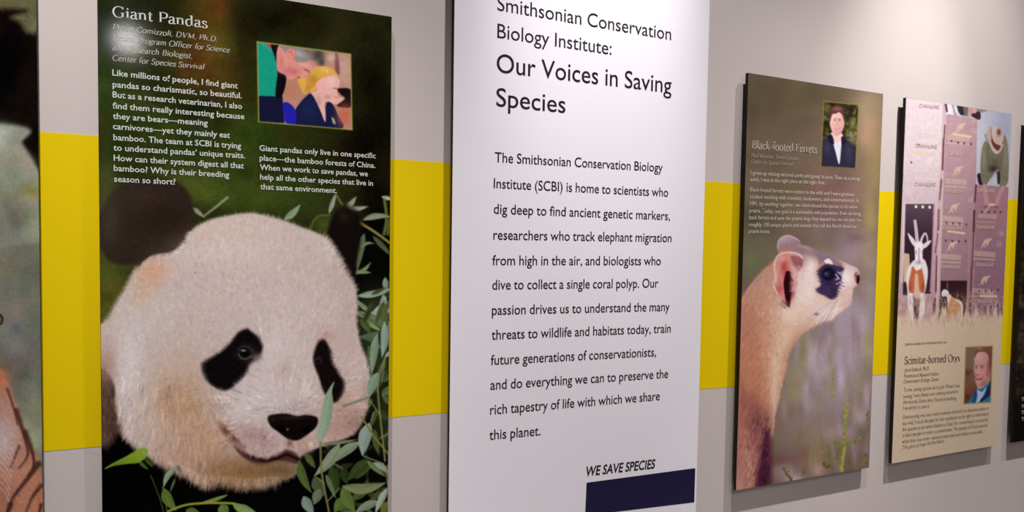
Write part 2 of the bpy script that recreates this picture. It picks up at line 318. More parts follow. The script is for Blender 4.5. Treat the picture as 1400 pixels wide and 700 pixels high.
    c.fur(None, 500, lambda x, y: 92 + 0 * x, 19, .25, .5, tint=(196, 168, 150), keep=.5, edge=[(200, 612), (240, 632), (270, 648), (306, 652), (350, 655), (380, 652)])
    c.fur(None, 1700, lambda x, y: 98 + 0 * x, 13, .18, .42, edge=[(216, 625), (240, 636), (258, 643), (270, 652), (284, 659), (306, 654), (330, 661), (350, 659), (372, 655)])
    c.fur(None, 500, lambda x, y: 80 + 0 * x, 9, .2, .35, edge=[(350, 659), (372, 656), (398, 648), (408, 634)])
    c.fur(None, 1100, lambda x, y: 268 + (x - 320) * .18, 3.4, .06, .5, edge=[(264, 315), (286, 303), (312, 297), (340, 293), (362, 296), (387, 303), (411, 312), (438, 323)])
    c.fur(None, 700, lambda x, y: 318 + 0 * x, 8, .08, .6, edge=[(440, 324), (455, 342), (465, 360), (477, 384), (485, 402)])
    c.fur(None, 900, lambda x, y: 20 + 0 * x, 4, .08, .5, edge=[(486, 402), (488, 422), (488, 440), (493, 470), (501, 490), (505, 513), (503, 536)])
    c.fur(None, 700, lambda x, y: 40 + 0 * x, 5, .12, .4, edge=[(503, 536), (499, 560), (490, 580), (478, 594)])
    c.fur(None, 900, lambda x, y: 205 + 0 * x, 5, .08, .5, edge=[(146, 440), (156, 420), (169, 400), (179, 382), (190, 366)])
    c.fur(None, 900, lambda x, y: 120 + (x - 200) * 1., 6, .3, .4, edge=[(190, 362), (208, 353), (235, 348), (252, 335), (262, 316)])
    # eye patches
    le = r3((690, 98), (650, 118), (612, 168), (560, 213), (505, 250), (500, 292), (530, 350), (588, 380), (642, 352), (690, 300)) + r4((42, 262), (86, 222), (97, 180), (76, 138), (42, 108))
    c.poly(le, (20, 14, 15), 3); lm = c.full(le, 1.6)
    c.fur(None, 1300, lambda x, y: 180 + (y - 500) * .9, 6.5, .2, .5, edge=r3((625, 150), (560, 213), (508, 252), (505, 292), (532, 348), (588, 374)))
    c.fur(None, 700, lambda x, y: flow(x, y) + 10, 4, .08, .45, edge=r3((642, 358), (690, 300)) + r4((46, 262), (90, 222), (98, 180), (78, 136)))
    c.fur((275, 440, 362, 540), 1600, flow, 5, .5, .4, mask=lm)
    c.blob(337, 483, 12, 9, (58, 50, 54), .7); c.disc(335, 482.5, 7, 5.6, (13, 11, 13), soft=2)
    c.line([(326, 484), (329, 489), (336, 491), (344, 487)], 1.6, (96, 86, 90), .8); c.line([(326, 478), (331, 473.5), (340, 474), (346, 480)], 1.2, (70, 60, 62), .8)
    c.disc(333, 479.5, 4, 1.3, (120, 120, 126), .7, soft=1.2); c.disc(332.5, 479, 1.6, .8, (180, 182, 188), .8, soft=.8); c.blob(352, 489, 6, 5, (112, 98, 98), .6)
    c.blob(350, 488, 6, 4, (120, 104, 104), .5, -40); c.blob(355, 463, 2, 3, (90, 76, 80), .5)
    re = r4((352, 158), (382, 152), (402, 190), (412, 250), (440, 300), (462, 340), (456, 392), (420, 436), (386, 402), (368, 368), (350, 310), (328, 250), (332, 200))
    c.poly(re, (24, 14, 15), 2.6); rm = c.full(re, 1.2)
    c.fur(None, 900, lambda x, y: 10 + 0 * x, 4.5, .25, .5, edge=r4((402, 190), (412, 250), (440, 300), (460, 340), (455, 392), (424, 430)))
    c.fur(None, 300, lambda x, y: 250 + 0 * x, 3.5, .2, .4, edge=r4((352, 160), (382, 154), (400, 186)))
    c.disc(435.5, 492, 5, 5.5, (46, 32, 36), .8, soft=2); c.disc(435, 493, 2.6, 2.8, (12, 8, 10), soft=1); c.disc(434.6, 491, 1, .8, (120, 116, 122), .7)
    c.fur((428, 465, 468, 548), 500, lambda x, y: 80 + 0 * x, 5, .6, .4, mask=rm)
    # nose and mouth
    for k in range(260):
        x = c.r.normal(396, 20); y = c.r.normal(562, 5); c.disc(x, y, .7, .6, (96, 78, 80), .28)
    nose = r6((180, 62), (204, 36), (300, 27), (380, 44), (440, 36), (508, 48), (525, 80), (502, 130), (442, 178), (384, 210), (322, 202), (250, 152), (200, 112))
    c.poly(nose, (24, 12, 13), 1.6); c.blob(398, 571, 20, 3, (52, 36, 38), .6); c.blob(372, 573, 5, 5, (44, 26, 27), .6); c.disc(384, 586, 7, 4, (8, 4, 5), .8, 30, 2); c.disc(420, 587, 7, 4, (8, 4, 5), .8, -30, 2)
    c.disc(393, 587, 1.6, 1.2, (140, 130, 134), .8, soft=1); c.blob(404, 593, 10, 5, (20, 8, 9), .8)
    c.blob(396, 606, 4, 6, (104, 62, 56), .7)
    for k in range(170):
        x = c.r.normal(352, 16); y = c.r.normal(600, 8); c.disc(x, y, .8, .7, (118, 84, 84), .35)
    c.line([(300, 578), (307, 590), (316, 602), (328, 613)], 7, (136, 84, 64), .5, w2=6, soft=4)
    c.blob(370, 637, 34, 8, (96, 70, 44), .8); c.blob(350, 634, 16, 5, (120, 88, 66), .6)
    for q in range(260):     # dark roots along the corner of the mouth
        t = c.r.random(); x, y = 302 + 30 * t + c.r.normal() * 3, 580 + 36 * t ** .9 + c.r.normal() * 3.4; c.line([(x, y), (x + 3.5, y + 3 + c.r.normal())], .9, (104, 60, 46), .32, smooth=False)
    mo = [(322, 609), (334, 616), (346, 621.5), (362, 625), (376, 621), (388, 615), (400, 617), (410, 626), (406, 634), (394, 631), (378, 630), (362, 633.5), (346, 632), (332, 625), (324, 616)]
    c.poly(mo, (66, 36, 26), 2.6, .9); c.line([(322, 610), (338, 621), (350, 627), (364, 629.5), (380, 626), (392, 621.5), (408, 628)], 4, (26, 13, 12), .95, soft=1.4)
    c.fur(None, 700, lambda x, y: 96 + 0 * x, 7, .15, .45, edge=[(312, 596), (322, 607), (334, 614), (346, 619), (362, 622), (376, 618), (388, 611)], tint=(196, 170, 166), keep=.5)
    c.fur(None, 420, lambda x, y: 92 + 0 * x, 9, .2, .45, edge=[(320, 622), (346, 636), (362, 637), (380, 634), (400, 636)], tint=(150, 118, 86), keep=.6)
    c.blob(415, 618, 10, 6, (150, 128, 110), .6); c.fur(None, 260, lambda x, y: 70 + 0 * x, 6, .15, .5, edge=[(400, 608), (414, 612), (428, 606)])
    c.blob(342, 606, 14, 7, (184, 158, 158), .5); c.disc(267, 373, 1, .8, (70, 60, 60), .8)
    # leaves in front
    front = [(r6, (438, 300), (505, 400), 9, (82, 92, 48), 0), (r6, (395, 350), (482, 570), 12, (78, 98, 48), .08), (r6, (615, 390), (655, 570), 15, (50, 66, 26), 0), (r6, (690, 400), (722, 510), 13, (42, 56, 22), 0),
             (r6, (880, 345), (728, 485), 15, (54, 70, 32), .05), (r6, (495, 465), (565, 590), 17, (74, 86, 56), 0), (r6, (578, 445), (645, 605), 7, (92, 112, 82), 0), (r6, (865, 535), (755, 625), 11, (72, 86, 42), 0), (r6, (700, 600), (635, 705), 14, (86, 106, 46), 0),
             (r6, (688, 535), (780, 705), 15, (92, 112, 52), .04), (r6, (690, 525), (988, 498), 14, (118, 128, 88), .1), (r6, (860, 352), (985, 458), 8, (100, 116, 76), 0), (r6, (905, 362), (1022, 445), 8, (142, 152, 132), -.06),
             (r6, (935, 628), (775, 708), 11, (122, 138, 112), .05), (r6, (1015, 630), (950, 712), 12, (102, 104, 34), 0), (r6, (998, 538), (915, 712), 9, (152, 166, 150), .03), (r6, (535, 545), (495, 650), 13, (102, 116, 90), 0), (r6, (425, 592), (495, 715), 14, (124, 140, 126), .05),
             (r6, (700, 700), (800, 760), 14, (90, 104, 50), 0), (r6, (552, 232), (792, 204), 5, (112, 118, 92), .03), (r6, (812, 222), (600, 378), 13, (126, 140, 110), .05), (r6, (672, 236), (498, 452), 15, (130, 142, 116), -.06), (r6, (875, 92), (828, 318), 17, (138, 154, 146), .05),
             (r5, (345, 325), (395, 395), 7, (52, 80, 24), 0), (r5, (298, 355), (365, 412), 5, (64, 92, 34), 0), (r5, (555, 395), (468, 535), 8, (134, 152, 124), .12), (r5, (548, 470), (512, 565), 3, (90, 104, 60), 0), (r5, (468, 538), (556, 690), 14, (88, 118, 46), .08),
             (r5, (905, 583), (695, 645), 5, (114, 134, 66), -.03), (r5, (620, 690), (720, 712), 12, (80, 110, 46), 0), (r5, (860, 650), (900, 730), 15, (92, 122, 56), 0), (r5, (940, 642), (1090, 715), 11, (122, 150, 84), .05), (r6, (-20, 650), (110, 712), 10, (120, 148, 84), .05),
             (r5, (560, 380), (590, 440), 5, (112, 120, 80), 0)]
    for R, a, b, w_, col, be in front: lf(R, a, b, w_, col, be)
    c.poly(r5((355, 268), (300, 268), (210, 320), (100, 378), (64, 408), (130, 385), (215, 372), (300, 362), (350, 315)), (92, 124, 22), .8, grad=((128, 156, 48), 150, 640, 196, 616))
    c.line(r5((70, 402), (200, 335), (345, 285)), 1, (140, 166, 60), .7)
    for p, w_, col in [(r5((380, 450), (440, 600), (468, 705)), 1.8, (66, 72, 34)), (r5((460, 528), (480, 620), (492, 705)), 1.6, (84, 92, 46)), (r5((500, 695), (620, 652), (780, 638), (950, 641)), 3.2, (142, 152, 52)),
                       (r4((655, 228), (625, 330), (625, 420), (655, 700)), 2.2, (122, 128, 82)), (r6((1000, 380), (990, 420), (1012, 580)), 2, (120, 118, 70)), (r6((820, 50), (920, 200), (1022, 322)), 2.6, (112, 118, 52)),
                       (r6((540, 205), (545, 380), (560, 500), (600, 705)), 2.8, (116, 112, 66)), (r6((585, 632), (670, 538)), 1.6, (118, 114, 62)), (r6((838, 318), (975, 372)), 1.4, (130, 134, 104)), (r6((632, 368), (692, 402)), 1.4, (120, 128, 90)),
                       (r6((500, 452), (560, 500)), 1.5, (130, 132, 80)), (r4((580, 415), (632, 492)), 1.5, (116, 122, 70)), (r4((580, 180), (574, 275)), 1.6, (104, 116, 82)), (r4((602, 480), (590, 520)), 1.5, (120, 128, 90)), (r6((950, 190), (1015, 160)), 1.2, (120, 126, 92)),
                       (r4((465, 452), (582, 410)), 2.8, (112, 124, 92)), (r4((632, 600), (680, 570)), 1.2, (116, 122, 90)), (r4((640, 340), (655, 230)), 1.4, (118, 124, 84))]:
        c.line(p, w_, col, .95)
    for R, a, b, w_, col, be in [(r4, (652, 66), (640, 230), 11, (134, 152, 138), -.04), (r4, (618, 122), (594, 306), 11, (122, 142, 118), .02), (r4, (622, 298), (582, 414), 13, (124, 146, 122), .05)]: lf(R, a, b, w_, col, be)
    c.poly([(457, 522), (450, 531), (443, 546), (438, 570), (433.5, 594), (435, 602), (440, 603), (448, 590), (453, 572), (455.5, 552), (454, 534)], (126, 148, 124), .6, grad=((146, 164, 140), 452, 560, 436, 560))
    c.line([(456, 524), (449, 548), (444, 575), (438, 601)], .8, (164, 178, 156), .6)
    # inset picture: two keepers bent over their work
    z = T(345, 50, .1928); frame = z((35, 37), (697, 125), (707, 662), (45, 605))
    wi, mi = c.cover(frame, .4, False); keep = c.a.copy()
    P = lambda pts, col, soft=.7, **k: c.poly(z(*pts), col, soft, **k)
    P([(20, 20), (720, 100), (730, 690), (30, 640)], (174, 128, 108), smooth=False); c.blob(*z((660, 230))[0], 12, 24, (192, 152, 142), .9); c.blob(*z((270, 380))[0], 12, 14, (168, 108, 86), .8)
    P([(585, 120), (605, 125), (620, 260), (590, 250)], (120, 80, 74), 1.2); c.blob(*z((560, 150))[0], 6, 6, (196, 172, 160), .9)
    P([(40, 40), (112, 50), (166, 150), (178, 250), (165, 418), (46, 425)], (18, 142, 118)); P([(60, 50), (110, 55), (150, 120), (100, 90)], (60, 150, 140), 1, al=.6); P([(104, 48), (118, 52), (130, 84), (116, 76)], (200, 40, 60))
    P([(40, 420), (215, 425), (228, 615), (48, 605)], (20, 22, 52), smooth=False); P([(130, 52), (190, 60), (175, 232), (240, 285), (212, 420), (164, 420), (178, 250), (160, 150)], (20, 12, 22))
    P([(182, 72), (250, 90), (300, 170), (430, 172), (455, 212), (420, 250), (400, 262), (388, 300), (360, 300), (340, 284), (262, 302), (232, 272), (176, 228)], (204, 134, 124)); c.blob(*z((250, 240))[0], 9, 6, (184, 100, 100), .7); c.blob(*z((230, 150))[0], 8, 12, (206, 142, 130), .6)
    P([(335, 275), (395, 255), (405, 300), (385, 330), (355, 318)], (206, 140, 130)); c.line(z((370, 235), (392, 240), (404, 252)), 1.6, (90, 50, 50), .8); c.line(z((318, 285), (340, 292)), 1.2, (130, 50, 50), .8)
    P([(195, 64), (300, 74), (492, 102), (512, 160), (506, 212), (472, 202), (430, 166), (372, 182), (312, 178), (296, 100), (240, 116), (215, 90)], (134, 124, 122), .9); c.blob(*z((465, 130))[0], 8, 9, (56, 46, 42), .85, 30); c.blob(*z((490, 185))[0], 4, 6, (60, 46, 40), .8)
    B(*z((330, 120))[0], 8, 4, (176, 168, 166), .7, 15); B(*z((400, 110))[0], 8, 3, (98, 88, 86), .7, 15); B(*z((300, 250))[0], 6, 4, (170, 92, 88), .6); B(*z((370, 200))[0], 8, 3, (222, 160, 150), .7, 20); B(*z((205, 180))[0], 4, 9, (176, 104, 98), .6)
    P([(242, 108), (268, 86), (298, 96), (302, 140), (270, 160), (246, 150)], (212, 128, 118)); c.line(z((256, 112), (274, 102), (284, 130)), 1, (160, 80, 76), .7)
    P([(328, 300), (398, 288), (420, 240), (470, 212), (545, 215), (600, 262), (600, 290), (540, 300), (480, 325), (458, 356), (445, 392), (415, 402), (405, 345), (392, 400), (362, 402), (334, 350)], (206, 156, 66)); c.blob(*z((520, 240))[0], 8, 4, (222, 184, 110), .7, 20)
    for q in range(7): c.line(z((400 + q * 12, 270 + q * 4), (385 + q * 10, 330), (372 + q * 9, 390 - q * 5)), .8, (150, 100, 30), .6)
    P([(455, 330), (520, 285), (590, 275), (620, 320), (612, 362), (600, 395), (612, 425), (655, 445), (606, 480), (560, 474), (512, 470), (522, 604), (470, 520), (418, 410), (455, 385)], (218, 168, 160)); P([(455, 322), (482, 318), (498, 350), (485, 388), (460, 372)], (226, 160, 150)); B(*z((530, 430))[0], 5, 4, (190, 128, 124), .7); B(*z((470, 450))[0], 4, 8, (188, 130, 122), .6); B(*z((560, 320))[0], 6, 5, (232, 188, 180), .7); B(*z((430, 300))[0], 5, 7, (168, 116, 44), .6); c.line(z((575, 366), (604, 368)), 1.2, (90, 60, 60), .8); c.line(z((585, 425), (604, 432)), 1.2, (170, 70, 80), .7)
    P([(298, 540), (330, 480), (400, 408), (432, 424), (480, 520), (518, 606), (522, 480), (560, 470), (602, 545), (628, 655), (290, 630)], (22, 26, 62)); c.blob(*z((400, 520))[0], 10, 14, (30, 40, 84), .6)
    P([(215, 482), (242, 464), (292, 500), (314, 562), (300, 618), (238, 612), (222, 540)], (32, 28, 156)); P([(606, 370), (700, 378), (705, 496), (600, 492), (655, 440), (625, 410)], (30, 16, 20), 1); c.blob(*z((655, 560))[0], 10, 14, (188, 96, 74), .95); P([(562, 572), (580, 584), (590, 620), (572, 612)], (150, 160, 130), .8)
    new = c.a[wi[0], wi[1]] * mi[..., None] + keep[wi[0], wi[1]] * (1 - mi[..., None]); c.a = keep; c.a[wi[0], wi[1]] = new
    for a, b in zip(frame, frame[1:] + frame[:1]): c.line([a, b], 1.5, (150, 142, 62), 1, smooth=False)
    c.noise(3, .04, 2, seed=9); c.blur(.45)
    return c

def inset_done(c, keep, quad, border):
    wi, mi = c.cover(quad, .35, False); new = c.a[wi[0], wi[1]] * mi[..., None] + keep[wi[0], wi[1]] * (1 - mi[..., None])
    c.a = keep; c.a[wi[0], wi[1]] = new
    for a, b in zip(quad, quad[1:] + quad[:1]): c.line([a, b], 1.2, border, .95, smooth=False)

def paint_tiger():
    c = Canvas(-420, -70, 70, 790, 1.25, (118, 118, 104), 8); B = c.blob
    B(20, 0, 60, 60, (98, 92, 58), .9); B(45, 30, 20, 30, (112, 108, 74), .7)
    c.poly([(-430, 30), (0, 12), (14, 24), (26, 30), (36, 44), (44, 46), (70, 60), (75, 250), (52, 232), (30, 196), (0, 168), (-430, 150)], (22, 13, 8), 6); B(5, 90, 30, 30, (8, 4, 2), .8); B(40, 110, 20, 30, (40, 24, 14), .5)
    c.fur((-400, 10, 60, 230), 9000, lambda x, y: 60 + 0 * x, 8, .5, .3)
    c.poly([(-430, 160), (0, 170), (30, 198), (54, 236), (70, 260), (70, 330), (-430, 330)], (152, 156, 136), 4); B(2, 190, 14, 20, (186, 194, 176), .7); B(38, 222, 12, 10, (170, 140, 134), .6, 45)
    B(0, 300, 30, 60, (140, 140, 124), .8); B(44, 262, 18, 9, (134, 134, 66), .9); B(20, 300, 20, 30, (104, 104, 92), .6); B(30, 400, 40, 60, (124, 126, 112), .8); B(40, 500, 30, 40, (112, 114, 104), .7); B(10, 450, 22, 40, (136, 136, 128), .5)
    B(46, 590, 26, 40, (160, 170, 136), .9); B(30, 370, 30, 20, (106, 114, 94), .6)
    c.noise(26, .12, 2, seed=3)
    c.disc(-2, 437, 6.5, 8, (24, 14, 14), 1, soft=1.2); c.disc(-2, 437, 4.6, 6, (150, 110, 80), .8, soft=1)
    body = [(-430, 300), (-250, 360), (-120, 430), (-14, 496), (2, 508), (10, 524), (20, 548), (30, 578), (40, 602), (50, 622), (56, 650), (60, 680), (66, 800), (-430, 800)]
    m = c.full(body, 2.4); c.poly(body, (196, 130, 100), 2.4); B(0, 520, 14, 20, (206, 120, 84), .8); B(4, 600, 26, 40, (208, 190, 192), .9); B(-4, 560, 14, 30, (176, 150, 140), .7); B(30, 650, 14, 40, (198, 140, 118), .8); B(2, 680, 16, 20, (170, 120, 100), .8)
    for p, w in [([(22, 560), (34, 600), (38, 622), (26, 640)], 5), ([(34, 590), (46, 626), (44, 642)], 6), ([(52, 634), (36, 656), (18, 680), (10, 700)], 8), ([(56, 664), (44, 680), (34, 704)], 6), ([(10, 532), (18, 556), (24, 580)], 3), ([(14, 690), (4, 720)], 8), ([(56, 690), (50, 720)], 5), ([(26, 610), (14, 640)], 3)]:
        c.line(p, w, (74, 38, 34), .85, w2=2, soft=1.4)
    for k in range(16):
        x = -400 + k * 24; y = 420 + (k * 53) % 90; c.line([(x, y), (x + 22, y + 60), (x + 8, y + 130)], 9, (74, 38, 34), .8, w2=2, soft=2)
    c.fur((-410, 330, 62, 780), 26000, lambda x, y: 60 + 0 * x, 7, .14, .4, mask=m); c.fur(None, 700, lambda x, y: 20 + 0 * x, 5, .1, .4, edge=body[4:12])
    for k in range(9): c.line([(-8, 590 + k * 9), (6, 600 + k * 9), (20 - k, 622 + k * 8)], .9, (226, 216, 220), .8)
    c.noise(3, .06, 2, seed=2); c.blur(.5)
    return c

def paint_ferret():
    c = Canvas(998, 92, 1216, 680, 1.5, (116, 98, 84), 5); B = c.blob
    B(1040, 140, 60, 60, (98, 84, 66), .95); B(1110, 130, 60, 30, (92, 82, 58), .8); B(1190, 150, 24, 50, (156, 134, 110), .9); B(1196, 220, 14, 60, (150, 128, 84), .8); B(1186, 185, 12, 20, (184, 144, 114), .7)
    B(1060, 220, 60, 22, (96, 82, 58), .6); B(1120, 250, 50, 26, (128, 94, 84), .8); B(1080, 250, 26, 22, (96, 90, 66), .6); B(1140, 285, 40, 22, (124, 84, 78), .7); B(1030, 290, 26, 34, (88, 84, 62), .8); B(1070, 280, 26, 22, (104, 96, 66), .7)
    B(1030, 345, 24, 34, (104, 104, 78), .8); B(1028, 358, 8, 10, (104, 122, 76), .8); B(1165, 340, 30, 30, (156, 132, 142), .8); B(1130, 300, 20, 18, (110, 84, 92), .6); B(1190, 300, 10, 30, (170, 150, 96), .7); B(1188, 350, 12, 24, (158, 138, 110), .7); B(1170, 325, 14, 7, (120, 90, 92), .7)
    B(1150, 460, 60, 60, (166, 146, 158), .9); B(1120, 520, 50, 60, (158, 138, 150), .9); B(1190, 400, 12, 30, (160, 142, 140), .7); B(1186, 470, 8, 40, (158, 150, 90), .8); B(1165, 430, 20, 22, (178, 160, 178), .7); B(1116, 465, 12, 9, (116, 82, 88), .8); B(1100, 500, 12, 50, (124, 124, 92), .7)
    B(1090, 530, 10, 40, (134, 126, 78), .7); B(1096, 560, 5, 12, (98, 84, 80), .7); B(1136, 520, 6, 30, (140, 134, 74), .8); B(1124, 510, 10, 20, (182, 164, 184), .7); B(1150, 540, 14, 20, (176, 156, 170), .6); B(1176, 570, 10, 12, (196, 178, 184), .8); B(1172, 530, 8, 26, (152, 140, 100), .6)
    B(1110, 590, 40, 20, (146, 124, 106), .8); B(1080, 600, 20, 16, (128, 112, 98), .7); B(1070, 630, 16, 7, (112, 66, 66), .8); B(1100, 625, 8, 12, (136, 78, 72), .8); B(1075, 645, 16, 12, (174, 148, 154), .7); B(1120, 615, 10, 20, (152, 128, 84), .6); B(1140, 620, 20, 20, (112, 106, 62), .7); B(1176, 610, 14, 16, (146, 112, 112), .8); B(1180, 640, 14, 14, (120, 96, 84), .7); B(1060, 470, 10, 30, (130, 116, 100), .5)
    B(1108, 640, 22, 22, (132, 104, 92), .5); B(1130, 480, 60, 70, (166, 146, 158), .55); B(1130, 570, 50, 50, (158, 136, 140), .4)
    rr = _rng(6)
    for x, y, rx, ry, col in [(1110, 480, 9, 24, (190, 168, 188)), (1128, 455, 9, 16, (150, 124, 132)), (1143, 480, 8, 26, (186, 164, 186)), (1165, 470, 8, 30, (170, 146, 160)), (1104, 540, 7, 20, (176, 152, 166)), (1118, 570, 12, 12, (160, 132, 130)), (1150, 520, 6, 18, (196, 176, 190)), (1135, 590, 16, 10, (170, 140, 130)), (1080, 520, 6, 26, (140, 130, 92)),
                              (1098, 480, 5, 30, (142, 134, 92)), (1095, 600, 16, 8, (150, 118, 108)), (1160, 590, 10, 10, (166, 140, 146)), (1086, 655, 12, 8, (190, 166, 170)), (1118, 640, 9, 12, (176, 142, 134)), (1150, 640, 9, 10, (128, 108, 80)), (1185, 540, 5, 20, (188, 168, 184)), (1072, 560, 6, 20, (158, 134, 120)), (1128, 400, 20, 10, (150, 130, 128)), (1182, 440, 8, 14, (176, 156, 172))]:
        B(x, y, rx, ry, col, .85)
    for k in range(60):
        x, y = rr.uniform(1070, 1192), rr.uniform(440, 650); B(x, y, rr.uniform(2, 5), rr.uniform(8, 26), [(150, 142, 92), (186, 166, 182), (128, 100, 98), (120, 112, 76)][k % 4], .35, rr.uniform(-12, 12))
    c.noise(30, .06, 2, seed=8, chroma=.12)
    z, z2 = T(1010, 310, .27143), T(1000, 490, .28571)
    # back ear
    c.poly(z((198, 130), (194, 92), (208, 58), (240, 42), (278, 50), (304, 68), (316, 96), (300, 130), (240, 140)), (186, 164, 166), 1, grad=((140, 110, 118), 1070, 322, 1078, 340)); c.line(z((200, 110), (196, 86), (208, 60), (240, 45), (278, 53), (306, 74)), 1.2, (208, 190, 190), .7)
    body = z((-20, 420), (10, 362), (30, 330), (62, 285), (100, 240), (140, 200), (178, 170), (196, 146), (204, 120), (232, 104), (275, 92), (316, 90), (362, 104), (400, 122), (432, 130), (470, 145), (502, 160), (535, 178), (562, 192), (588, 202), (604, 216), (615, 250), (610, 276), (600, 294), (584, 306), (576, 330), (570, 362), (556, 394), (522, 424), (486, 454), (462, 474), (430, 478), (384, 500), (322, 540), (282, 590), (256, 640), (246, 690)) + z2((272, 20), (256, 80), (240, 140), (226, 210), (212, 270), (204, 340), (194, 410), (188, 480), (184, 540), (182, 604), (150, 700), (-60, 700), (-60, 100))
    m = c.full(body, 1.6); w = (slice(0, c.H), slice(0, c.W)) + tuple(c.win(998, 92, 1216, 680)[2:]); base = c.a.copy()
    c.mix(w, m, (190, 132, 106))
    for x, y, rx, ry, col, al, an in [(1024, 400, 24, 50, (206, 150, 128), .8, 0), (1020, 470, 18, 60, (196, 128, 100), .8, 0), (1032, 520, 18, 40, (196, 128, 98), .9, 0), (1062, 500, 12, 60, (222, 184, 160), .9, 5), (1052, 460, 12, 40, (216, 166, 140), .7, 0), (1035, 385, 20, 16, (186, 144, 134), .6, 0), (1042, 350, 8, 30, (190, 130, 108), .7, 20),
        (1020, 570, 20, 30, (168, 104, 92), .9, 0), (1014, 620, 18, 50, (176, 116, 106), .9, 0), (1040, 580, 12, 26, (130, 76, 76), .85, 0), (1036, 610, 12, 20, (150, 92, 92), .7, 0), (1046, 628, 6, 40, (74, 32, 56), .95, 4), (1042, 650, 8, 18, (66, 26, 48), .95, 0), (1028, 545, 10, 10, (150, 92, 80), .5, 0), (1060, 560, 4, 30, (206, 166, 150), .7, 5), (1010, 660, 12, 16, (196, 140, 128), .7, 0),
        (1100, 400, 34, 40, (232, 214, 208), .95, 0), (1106, 360, 12, 30, (234, 220, 218), .95, 0), (1090, 370, 10, 24, (214, 190, 188), .7, 0), (1135, 425, 30, 18, (236, 220, 216), .9, -30), (1080, 430, 20, 22, (232, 206, 186), .9, 0), (1156, 380, 18, 24, (234, 220, 222), .95, 0), (1165, 400, 8, 14, (214, 186, 184), .6, 20), (1160, 416, 8, 5, (216, 180, 176), .7, -30), (1075, 462, 10, 20, (228, 196, 168), .8, 20),
        (1092, 342, 22, 7, (142, 112, 122), .95, 10), (1120, 348, 22, 8, (136, 108, 116), .95, 20), (1140, 356, 14, 6, (140, 112, 122), .8, 30), (1098, 355, 8, 10, (150, 116, 120), .6, 0), (1080, 335, 12, 4, (160, 120, 120), .6, 0), (1128, 344, 8, 3, (196, 160, 150), .6, 20), (1164, 366, 8, 6, (206, 186, 194), .7, 30), (1056, 415, 10, 9, (206, 156, 136), .6, 0)]:
        B(x, y, rx, ry, col, al, an)
    c.a = base * (1 - m[..., None]) + c.a * m[..., None]
    for x, y, rx, ry, col, al in [(1016, 548, 6, 26, (150, 92, 80), .6), (1030, 580, 8, 22, (124, 70, 66), .6), (1010, 520, 4, 30, (170, 104, 84), .6), (1022, 630, 6, 30, (196, 138, 126), .6), (1058, 520, 5, 40, (232, 196, 172), .7), (1046, 470, 8, 30, (206, 146, 118), .5), (1044, 540, 6, 14, (206, 140, 108), .6), (1024, 440, 12, 20, (176, 124, 108), .5)]: B(x, y, rx, ry, col, al)
    c.a = base * (1 - m[..., None]) + c.a * m[..., None]
    for k in range(900):
        x, y = c.r.uniform(1004, 1072), c.r.uniform(350, 670); j, i = int((y - c.y0) * c.S), int((x - c.x0) * c.S)
        if m[j, i] > .9: c.line([(x, y), (x - 2.4 + (x > 1045) * 3, y + c.r.uniform(4, 8))], 1.3, np.clip(c.a[j, i] * (1 + c.r.normal() * .13), 0, 255), .6, smooth=False, w2=.3)
    def fl(x, y): return np.where(x > 1075, 180 + (y - 380) * .5 - (x - 1120) * .2, np.where(y < 440, 120 + (1040 - x) * .6, 95 + 0 * x))
    c.fur((1000, 320, 1190, 675), 16000, fl, 4.6, .11, .34, mask=m)
    c.poly([(1046, 585), (1054, 600), (1055, 640), (1053, 700), (1026, 700), (1034, 660), (1042, 615)], (76, 32, 56), 6, .9); c.fur((1020, 570, 1056, 670), 1400, lambda x, y: 100 + 0 * x, 7, .4, .45, mask=m)
    for k in range(160): # brindled strokes over neck
        x, y = c.r.uniform(1014, 1052), c.r.uniform(392, 640); c.line([(x, y), (x - 3, y + 5)], .8, (150, 96, 82) if k % 2 else (226, 184, 160), .3)
    c.fur(None, 900, lambda x, y: 60 + 0 * x, 4, .06, .5, edge=z((570, 362), (556, 394), (522, 424), (486, 454), (462, 474), (430, 478), (384, 500), (322, 540), (282, 590), (256, 640)) + z2((262, 60), (240, 140), (214, 270), (196, 410), (186, 520)))
    c.fur(None, 600, lambda x, y: 235 + 0 * x, 3.4, .08, .45, edge=z((-10, 400), (10, 362), (62, 285), (100, 240), (140, 200), (178, 170)))
    c.fur(None, 500, lambda x, y: 240 + 0 * x, 3, .08, .4, edge=z((232, 104), (275, 92), (316, 90), (362, 104), (432, 130), (502, 160)))
    # near ear
    c.poly(z((182, 250), (178, 190), (188, 152), (214, 134), (252, 125), (290, 130), (318, 148), (328, 172), (320, 205), (300, 240), (296, 290), (284, 340), (262, 380), (248, 404), (226, 370), (206, 345), (184, 318), (176, 284)), (206, 140, 132), 1.1)
    c.poly(z((262, 150), (300, 150), (324, 168), (316, 205), (296, 222), (276, 190)), (150, 92, 96), 1.4); B(*z((230, 200))[0], 5, 14, (176, 62, 62), .85); B(*z((205, 310))[0], 5, 8, (190, 76, 76), .8); B(*z((222, 160))[0], 6, 5, (220, 166, 156), .8)
    c.poly(z((236, 232), (250, 222), (266, 240), (274, 290), (264, 350), (256, 402), (243, 392), (232, 345), (226, 285)), (48, 6, 12), 1.2); B(*z((268, 300))[0], 3.4, 15, (112, 44, 52), .8)
    c.line(z((196, 340), (180, 310), (178, 282), (186, 262), (180, 210), (184, 170), (204, 142), (248, 129), (296, 136), (320, 156)), 2.2, (226, 200, 196), .85, soft=.9); c.line(z((200, 300), (190, 262), (198, 215)), 1.2, (236, 190, 180), .6)
    c.fur(z((268, 200))[0] + z((318, 330))[0], 420, lambda x, y: 190 + 0 * x, 4.5, .1, .5, tint=(226, 200, 200), keep=.7)
